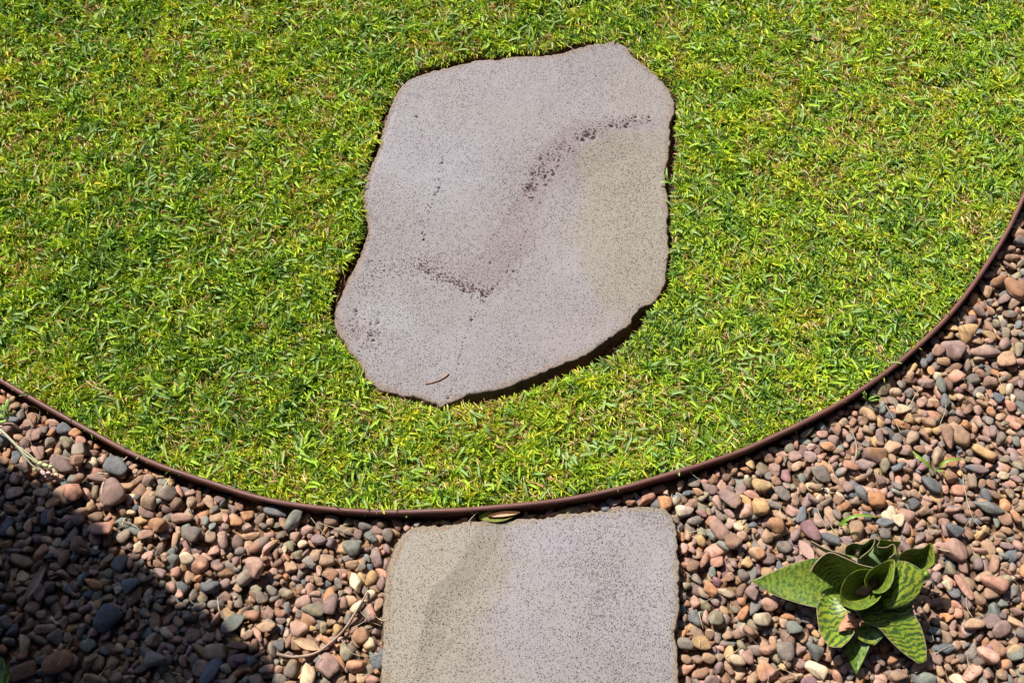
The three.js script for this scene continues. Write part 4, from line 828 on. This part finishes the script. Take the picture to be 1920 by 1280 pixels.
const twigMat = new THREE.MeshStandardMaterial({ map: grainMap, color: new THREE.Color(0.44, 0.31, 0.23), roughness: 0.85, bumpMap: grainBump, bumpScale: 0.0006 });
const dryMat = new THREE.MeshStandardMaterial({ color: new THREE.Color(0.5, 0.42, 0.26), roughness: 0.9 });
const dryLeafMat = new THREE.MeshPhysicalMaterial({ map: grainMap, color: new THREE.Color(0.56, 0.36, 0.21), roughness: 0.7, bumpMap: grainBump, bumpScale: 0.0004 });
const solo = (g, mat, name, label, category, group) => { g.computeBoundingBox(); const c = g.boundingBox.getCenter(V(0, 0, 0)); c.y = g.boundingBox.min.y; g.translate(-c.x, -c.y, -c.z); const o = mesh(g, mat, name); o.position.copy(c); return tag(o, label, category, group); };
const overStones = (pts, lift) => { const p = V3(pts, lift); let m = -1; p.forEach((q) => { m = Math.max(m, q.y); }); return p.map((q) => V(q.x, lerp(q.y, m, 0.75), q.z)); };
{
  solo(stalk(overStones([[518, 1226], [550, 1231], [590, 1224], [620, 1206], [645, 1180], [668, 1146], [690, 1110]], 0.004), 0.0022, 0.0016, 36, 7), twigMat, 'twig', 'curved bare pale-brown twig lying on the gravel left of the squared stone', 'twig');
  const lf = overStones([[550, 1199], [574, 1203], [599, 1216]], 0.006);
  const oval = (a, b, w, lift, mat, name, label) => {                // a dry leaf between two points
    const dir = b.clone().sub(a), L = dir.length(), side = V(-dir.z, 0, dir.x).normalize(), pos = [], idx = [], uv = [];
    for (let i = 0; i <= 18; i++) { const t = i / 18, ww = w / 2 * Math.pow(Math.sin(Math.PI * clamp(t * 0.94 + 0.03)), 0.8); for (let j = -3; j <= 3; j++) { const s = j / 3, p = a.clone().addScaledVector(dir, t).addScaledVector(side, ww * s); pos.push(p.x, p.y + lift * (s * s + 0.5 * Math.sin(t * 3)) + 0.0012 * fbm(p.x * 200, p.z * 200, 2), p.z); uv.push(s, t * 3); if (i && j < 3) { const k = i * 7 + j + 3; idx.push(k - 7, k - 6, k, k - 6, k + 1, k); } } }
    const g = new THREE.BufferGeometry(); g.setAttribute('position', new THREE.Float32BufferAttribute(pos, 3)); g.setAttribute('uv', new THREE.Float32BufferAttribute(uv, 2)); g.setIndex(idx); g.computeVertexNormals();
    const back = g.clone().translate(0, -0.0006, 0);
    return solo(mergeGeometries([g, back]), mat, name, label, 'dry leaf');
  };
  oval(lf[0], lf[2], 0.0145, 0.0022, dryLeafMat, 'dry_leaf', 'smooth orange-tan dry leaf beside the curved twig');
  const sl = overStones([[50, 1124], [68, 1090], [86, 1062]], 0.004);
  oval(sl[0], sl[2], 0.013, 0.002, new THREE.MeshPhysicalMaterial({ map: grainMap, color: new THREE.Color(0.42, 0.27, 0.2), roughness: 0.8 }), 'dry_leaf', 'long narrow brown dry leaf in the deep shadow');
  const tl = overStones([[1498, 1014], [1510, 1034], [1524, 1052]], 0.007);
  oval(tl[0], tl[2], 0.017, 0.0015, new THREE.MeshPhysicalMaterial({ map: grainMap, color: new THREE.Color(0.45, 0.28, 0.22), roughness: 0.8 }), 'dry_leaf', 'pointed mauve-brown dry leaf touching the back of the striped plant');
  const dl = overStones([[898, 974], [935, 972], [968, 966]], 0.008);
  oval(dl[0], dl[2], 0.02, 0.006, new THREE.MeshPhysicalMaterial({ map: pale, color: new THREE.Color(0.95, 0.8, 0.75), roughness: 0.8 }), 'dry_leaf', 'crumpled withered green-brown leaf between edging and squared stone');
  const dm = overStones([[915, 971], [940, 973], [975, 964]], 0.011);
  oval(dm[0], dm[2], 0.008, 0.004, dryLeafMat, 'dry_leaf', 'torn tan leaf shred on the withered leaf between edging and squared stone');
  solo(stalk([[797, 720], [812, 717], [826, 712], [836, 706], [841, 701]].map(([x, y]) => { const p = at(x, y, STONE_A); p.y = STONE_A + reliefA(p.x, p.z) + 0.0012; return p; }), 0.0006, 0.0012, 18), new THREE.MeshStandardMaterial({ color: new THREE.Color(0.38, 0.17, 0.07), roughness: 0.7 }), 'dry_needle', 'thin curved brown needle lying on the irregular stepping stone', 'dry needle');
  // fallen scraps and pale runners on the lawn
  for (const [x, y, l, w, ang, label] of [[414, 312, 0.016, 0.010, 0.6, 'small brown leaf scrap lying on the lawn left of the irregular stepping stone'], [1518, 74, 0.022, 0.011, 0.1, 'pinkish dry leaf scrap on the lawn behind the irregular stepping stone'], [505, 497, 0.016, 0.008, -0.4, 'tan leaf scrap in the grass between the edging and the irregular stepping stone']]) {
    const a = at(x, y, 0.014), b = V(a.x + Math.cos(ang) * l, 0.015, a.z + Math.sin(ang) * l);
    oval(a, b, w, 0.002, dryLeafMat, 'dry_leaf', label);
  }
  const runners = [];
  for (let k = 0; k < 70; k++) {
    const [x, z] = lawnSpot(), an = rr(0, 6.28), L = rr(0.015, 0.05), cv = gauss() * 0.8;
    runners.push(stalk([0, 0.35, 0.7, 1].map((t) => V(x + Math.cos(an + cv * t) * L * t, 0.017 + 0.004 * Math.sin(t * 5 + k) + rr(-0.001, 0.003), z + Math.sin(an + cv * t) * L * t)), rr(0.0005, 0.0009), 0.0003, 8, 4));
  }
  { const o = mesh(mergeGeometries(runners), dryMat, 'dry_runners', lawn); o.userData = { kind: 'stuff' }; }
  // dry flower stalk at the rim of the gravel
  const f = rooted('dry_flower_stalk', 30, 838, 'pale dry flower stalk with seed heads lying on the gravel', 'dry stalk');
  const stem = V3([[-40, 778, 0.03], [0, 806, 0.03], [28, 833, 0.028], [50, 855, 0.024], [68, 866, 0.02]]), sm = new THREE.MeshStandardMaterial({ color: new THREE.Color(0.5, 0.48, 0.3), roughness: 0.85 });
  mesh(under(stalk(stem, 0.0024, 0.0015), f), sm, 'stem', f);
  mesh(under(stalk(V3([[28, 833, 0.028], [46, 856, 0.022], [62, 874, 0.016], [78, 880, 0.014]]), 0.0015, 0.001), f), sm, 'side_stem', f);
  mesh(under(stalk(V3([[30, 835, 0.028], [48, 847, 0.026], [70, 866, 0.02], [82, 878, 0.015]]), 0.0012, 0.0009), f), sm, 'side_stem', f);
  const hm = new THREE.MeshStandardMaterial({ color: new THREE.Color(0.42, 0.46, 0.2), roughness: 0.9 }), hp = new THREE.MeshStandardMaterial({ color: new THREE.Color(0.5, 0.36, 0.34), roughness: 0.9 });
  for (const [x, y, h, l, wd, ang, mt] of [[84, 872, 0.02, 12, 7, 20, hm], [74, 868, 0.021, 9, 7, 0, hm], [93, 875, 0.018, 9, 6, -20, hm], [80, 886, 0.014, 13, 7, 40, hp], [90, 886, 0.014, 8, 5, 0, hp], [64, 880, 0.014, 8, 5, 60, hm]]) {
    const q = 0.0009, g = new THREE.SphereGeometry(1, 10, 8), p = g.attributes.position, o = at(x, y, h);
    for (let i = 0; i < p.count; i++) { const k = 1 + 0.35 * (fbm(p.getX(i) * 3 + x, p.getZ(i) * 3 + p.getY(i) * 2, 2) - 0.5); p.setXYZ(i, p.getX(i) * k, p.getY(i) * k, p.getZ(i) * k); }
    g.scale(l * q / 2, wd * q / 2.4, wd * q / 2).rotateY(-ang * Math.PI / 180).translate(o.x, o.y, o.z); g.computeVertexNormals();
    mesh(under(g, f), mt, 'seed_head', f);
  }
  // longer dry stalks that stand out on the gravel
  const lines = [[[1700, 770], [1716, 742], [1730, 722], [1744, 705]], [[1762, 795], [1770, 770], [1773, 750]], [[1590, 800], [1604, 824], [1606, 850], [1598, 868]], [[1556, 862], [1564, 890], [1576, 908]], [[1806, 880], [1812, 920], [1830, 980], [1870, 1005], [1900, 1012]], [[1548, 965], [1560, 990], [1585, 1030]], [[1530, 955], [1544, 982], [1552, 1000]], [[1362, 1232], [1380, 1222], [1392, 1208]], [[1370, 1074], [1384, 1080], [1392, 1088]], [[1640, 738], [1662, 752], [1690, 762]], [[1690, 790], [1712, 786], [1738, 778]], [[50, 775], [62, 800], [60, 825], [68, 845]], [[35, 762], [52, 757], [68, 765], [66, 790]], [[350, 945], [357, 962], [362, 972]], [[230, 975], [252, 985], [268, 1000]], [[430, 915], [452, 925], [470, 930]], [[600, 980], [640, 992], [668, 1004]], [[575, 960], [592, 985], [615, 1010]], [[640, 1200], [660, 1224], [690, 1232], [716, 1226]], [[672, 1140], [690, 1160], [712, 1172]], [[660, 1180], [680, 1168], [696, 1150]], [[1280, 870], [1300, 892], [1310, 905]], [[1290, 1000], [1312, 995], [1330, 990]], [[1735, 1150], [1748, 1180], [1752, 1202]], [[1870, 700], [1878, 720], [1884, 735]], [[118, 1250], [130, 1215], [143, 1190]], [[40, 1205], [60, 1185], [68, 1188]], [[1850, 730], [1858, 748], [1862, 768]], [[165, 1200], [172, 1180], [182, 1160]], [[1660, 760], [1676, 790], [1690, 812]], [[880, 985], [890, 970], [905, 956]], [[1030, 962], [1050, 958], [1075, 955]]];
  for (const l of lines) {
    const two = l.length > 3 ? 'long' : 'short', q = at(l[1][0], l[1][1], 0), where = inside(q.x, q.z, shadeEdge) ? 'in the deep shadow' : distLine(q.x, q.z, edgeC)[0] < 0.05 ? 'close below the brown edging' : distLine(q.x, q.z, lineBc, true)[0] < 0.06 ? 'beside the squared stepping stone' : q.distanceTo(plantAt) < 0.2 ? 'around the striped plant' : q.x < 0 ? 'in the sunlit gravel near the curved twig' : 'in the open gravel beyond the striped plant', g = stalk(overStones(l.map(([x, y]) => [x + gauss() * 2, y + gauss() * 2]), 0.0035), rr(0.0005, 0.0009), 0.0003, 16, 4);
    solo(g, dryMat, 'dry_grass_stalk', `${two} straw-coloured dry grass stalk ${where}`, 'dry stalk', `${two} dry grass stalks ${where}`);
  }
  const bits = [];
  for (let k = 0; k < 900; k++) {
    const x = rr(X0 + 0.1, X1 - 0.1), z = rr(-0.5, Z1 - 0.1), i = Math.floor((z - Z0) / CELL) * NX + Math.floor((x - X0) / CELL);
    if (H[i] > 1) { k--; continue; }
    if (rnd() > 0.35 + 1.2 * sstep(0.45, 0.7, fbm(x * 6 + 3, z * 6, 2)) ) continue;
    const ang = rr(0, 6.28), L = rr(0.008, 0.035), cv = rr(-0.4, 0.4), pts = [0, 0.5, 1].map((t) => { const X = x + Math.cos(ang + cv * t) * L * t, Z = z + Math.sin(ang + cv * t) * L * t; return V(X, Math.min(topAt(X, Z), topAt(x, z) + 0.008) + 0.001, Z); });
    const top = Math.max(...pts.map((p) => p.y));
    bits.push(stalk(pts.map((p) => V(p.x, lerp(p.y, top, 0.5), p.z)), rr(0.0004, 0.0008), 0.0003, 5, 3));
  }
  tag(mesh(mergeGeometries(bits), dryMat, 'grass_clippings'), 'fine dry grass clippings scattered over the gravel', 'clippings', null, 'stuff');
  // soil crumbs and dry roots in the trench round the stone
  const crumbs = [], roots = [];
  for (let k = 0; k < 1500; k++) {
    const i = Math.floor(rnd() * lineA.length), a = lineA[i], b = lineA[(i + 1) % lineA.length]; let nx = b.z - a.z, nz = -(b.x - a.x); const l = Math.hypot(nx, nz); nx /= l; nz /= l;
    const g = gapAt(a.x, a.z), o = rr(0.001, g + 0.003), x = a.x + nx * o, z = a.z + nz * o;
    if (k < 1000) { const s = rr(0.0012, 0.0034), q = new THREE.IcosahedronGeometry(s, 0); q.rotateX(rr(0, 3)).rotateZ(rr(0, 3)).translate(x, SOIL + s * 0.4 + 0.014 * rnd() * sstep(0.4, 1, o / (g + 0.003)), z); q.deleteAttribute('uv'); crumbs.push(q); }
    else { const an = Math.atan2(b.z - a.z, b.x - a.x) + gauss() * 0.7, L = rr(0.008, 0.03), y = rr(SOIL + 0.01, -0.004); roots.push(stalk([V(x, y, z), V(x + Math.cos(an) * L / 2, y + rr(0, 0.006), z + Math.sin(an) * L / 2), V(x + Math.cos(an) * L, y - 0.002, z + Math.sin(an) * L)].map((p) => (inside(p.x, p.z, lineAc) ? V(p.x + nx * 0.01, p.y, p.z + nz * 0.01) : p)), 0.0005, 0.0003, 5, 3)); }
  }
  tag(mesh(mergeGeometries(crumbs), new THREE.MeshStandardMaterial({ color: new THREE.Color(0.11, 0.06, 0.04), roughness: 1 }), 'soil_crumbs'), 'dark soil crumbs in the gap round the irregular stepping stone', 'soil', null, 'stuff');
  tag(mesh(mergeGeometries(roots), new THREE.MeshStandardMaterial({ color: new THREE.Color(0.3, 0.18, 0.1), roughness: 1 }), 'dry_roots'), 'fine dry roots and runners in the gap round the irregular stepping stone', 'roots', null, 'stuff');
}

// ---------------------------------------------------------------- the tree, up towards the sun outside the picture, that shades the corner of the gravel
{
  const poly = shadeEdge;
  const root = new THREE.Group();
  root.position.set(-2.0, SOIL, 0.15);
  tag(add(root, 'shade_tree'), 'small dense leafy tree at the gravel corner, casting the deep shadow', 'tree');
  const spots = [];
  while (spots.length < 15000) {
    const x = rr(-2, 0), z = rr(0, 1.75);
    if (!inside(x, z, poly)) continue;
    const t = rr(1.1, 1.6);
    const q = V(x + SUN.x * t, SUN.y * t, z + SUN.z * t);
    q.rim = distLine(x, z, shadeRim)[0];
    spots.push(q);
  }
  for (let k = 0; k < 13000;) {                                       // small, close leaves added along the crown rim to sharpen its shadow edge
    const i = Math.floor(rnd() * (shadeRim.length - 1)), p = shadeRim[i].clone().lerp(shadeRim[i + 1], rnd()), x = p.x + gauss() * 0.05, z = p.z + gauss() * 0.05;
    if (!inside(x, z, poly)) continue;
    const t = rr(1.1, 1.45), q = V(x + SUN.x * t, SUN.y * t, z + SUN.z * t);
    q.rim = -1; spots.push(q); k++;
  }
  const lg = new THREE.BufferGeometry();                              // a leaf folded along its rib
  lg.setAttribute('position', new THREE.Float32BufferAttribute([0, 0, 0, -0.3, 0.06, 0.35, 0, 0, 0.4, 0.3, 0.06, 0.35, -0.26, 0.02, 0.75, 0, -0.04, 0.8, 0.26, 0.02, 0.75, 0, -0.1, 1.1], 3));
  lg.setIndex([0, 1, 2, 0, 2, 3, 1, 4, 2, 2, 4, 5, 2, 5, 3, 3, 5, 6, 4, 7, 5, 5, 7, 6]);
  lg.computeVertexNormals();
  const im = new THREE.InstancedMesh(lg, new THREE.MeshPhysicalMaterial({ color: 0xffffff, roughness: 0.5, side: THREE.DoubleSide }), spots.length);
  spots.forEach((p, k) => { dummy.position.copy(p).sub(root.position); dummy.rotation.set(rr(-0.9, 0.9), rr(0, 6.28), rr(-0.9, 0.9)); dummy.scale.setScalar(rr(0.8, 1.2) * (p.rim < 0 ? 0.017 : clamp(0.014 + 0.5 * p.rim, 0.014, 0.085))); dummy.updateMatrix(); im.setMatrixAt(k, dummy.matrix); im.setColorAt(k, tint.setRGB(0.04 * rr(0.7, 1.4), 0.08 * rr(0.8, 1.3), 0.02)); });
  add(im, 'crown', root); im.userData = { kind: 'stuff' };
  const bark = new THREE.MeshStandardMaterial({ map: grainMap, color: new THREE.Color(0.2, 0.15, 0.11), roughness: 0.95, bumpMap: grainBump, bumpScale: 0.01 });
  const mid = V(0, 0, 0); spots.forEach((p) => mid.add(p)); mid.divideScalar(spots.length).sub(root.position);
  mesh(stalk([V(0, 0, 0), V(0.02, 0.3, 0.02), V(0.08, 0.6, 0.06), V(mid.x * 0.5, 0.95, mid.z * 0.5), mid], 0.06, 0.02, 30, 12), bark, 'trunk', root);
  for (let k = 0; k < 9; k++) { const e = spots[k * 1500].clone().sub(root.position), s = V(mid.x * (0.2 + 0.06 * k), 0.7 + 0.02 * k, mid.z * (0.2 + 0.06 * k)); mesh(stalk([s, s.clone().lerp(e, 0.5).add(V(0, 0.08, 0)), e], 0.018, 0.006, 12, 7), bark, 'limb', root); }
}
renderer.render(scene, camera);
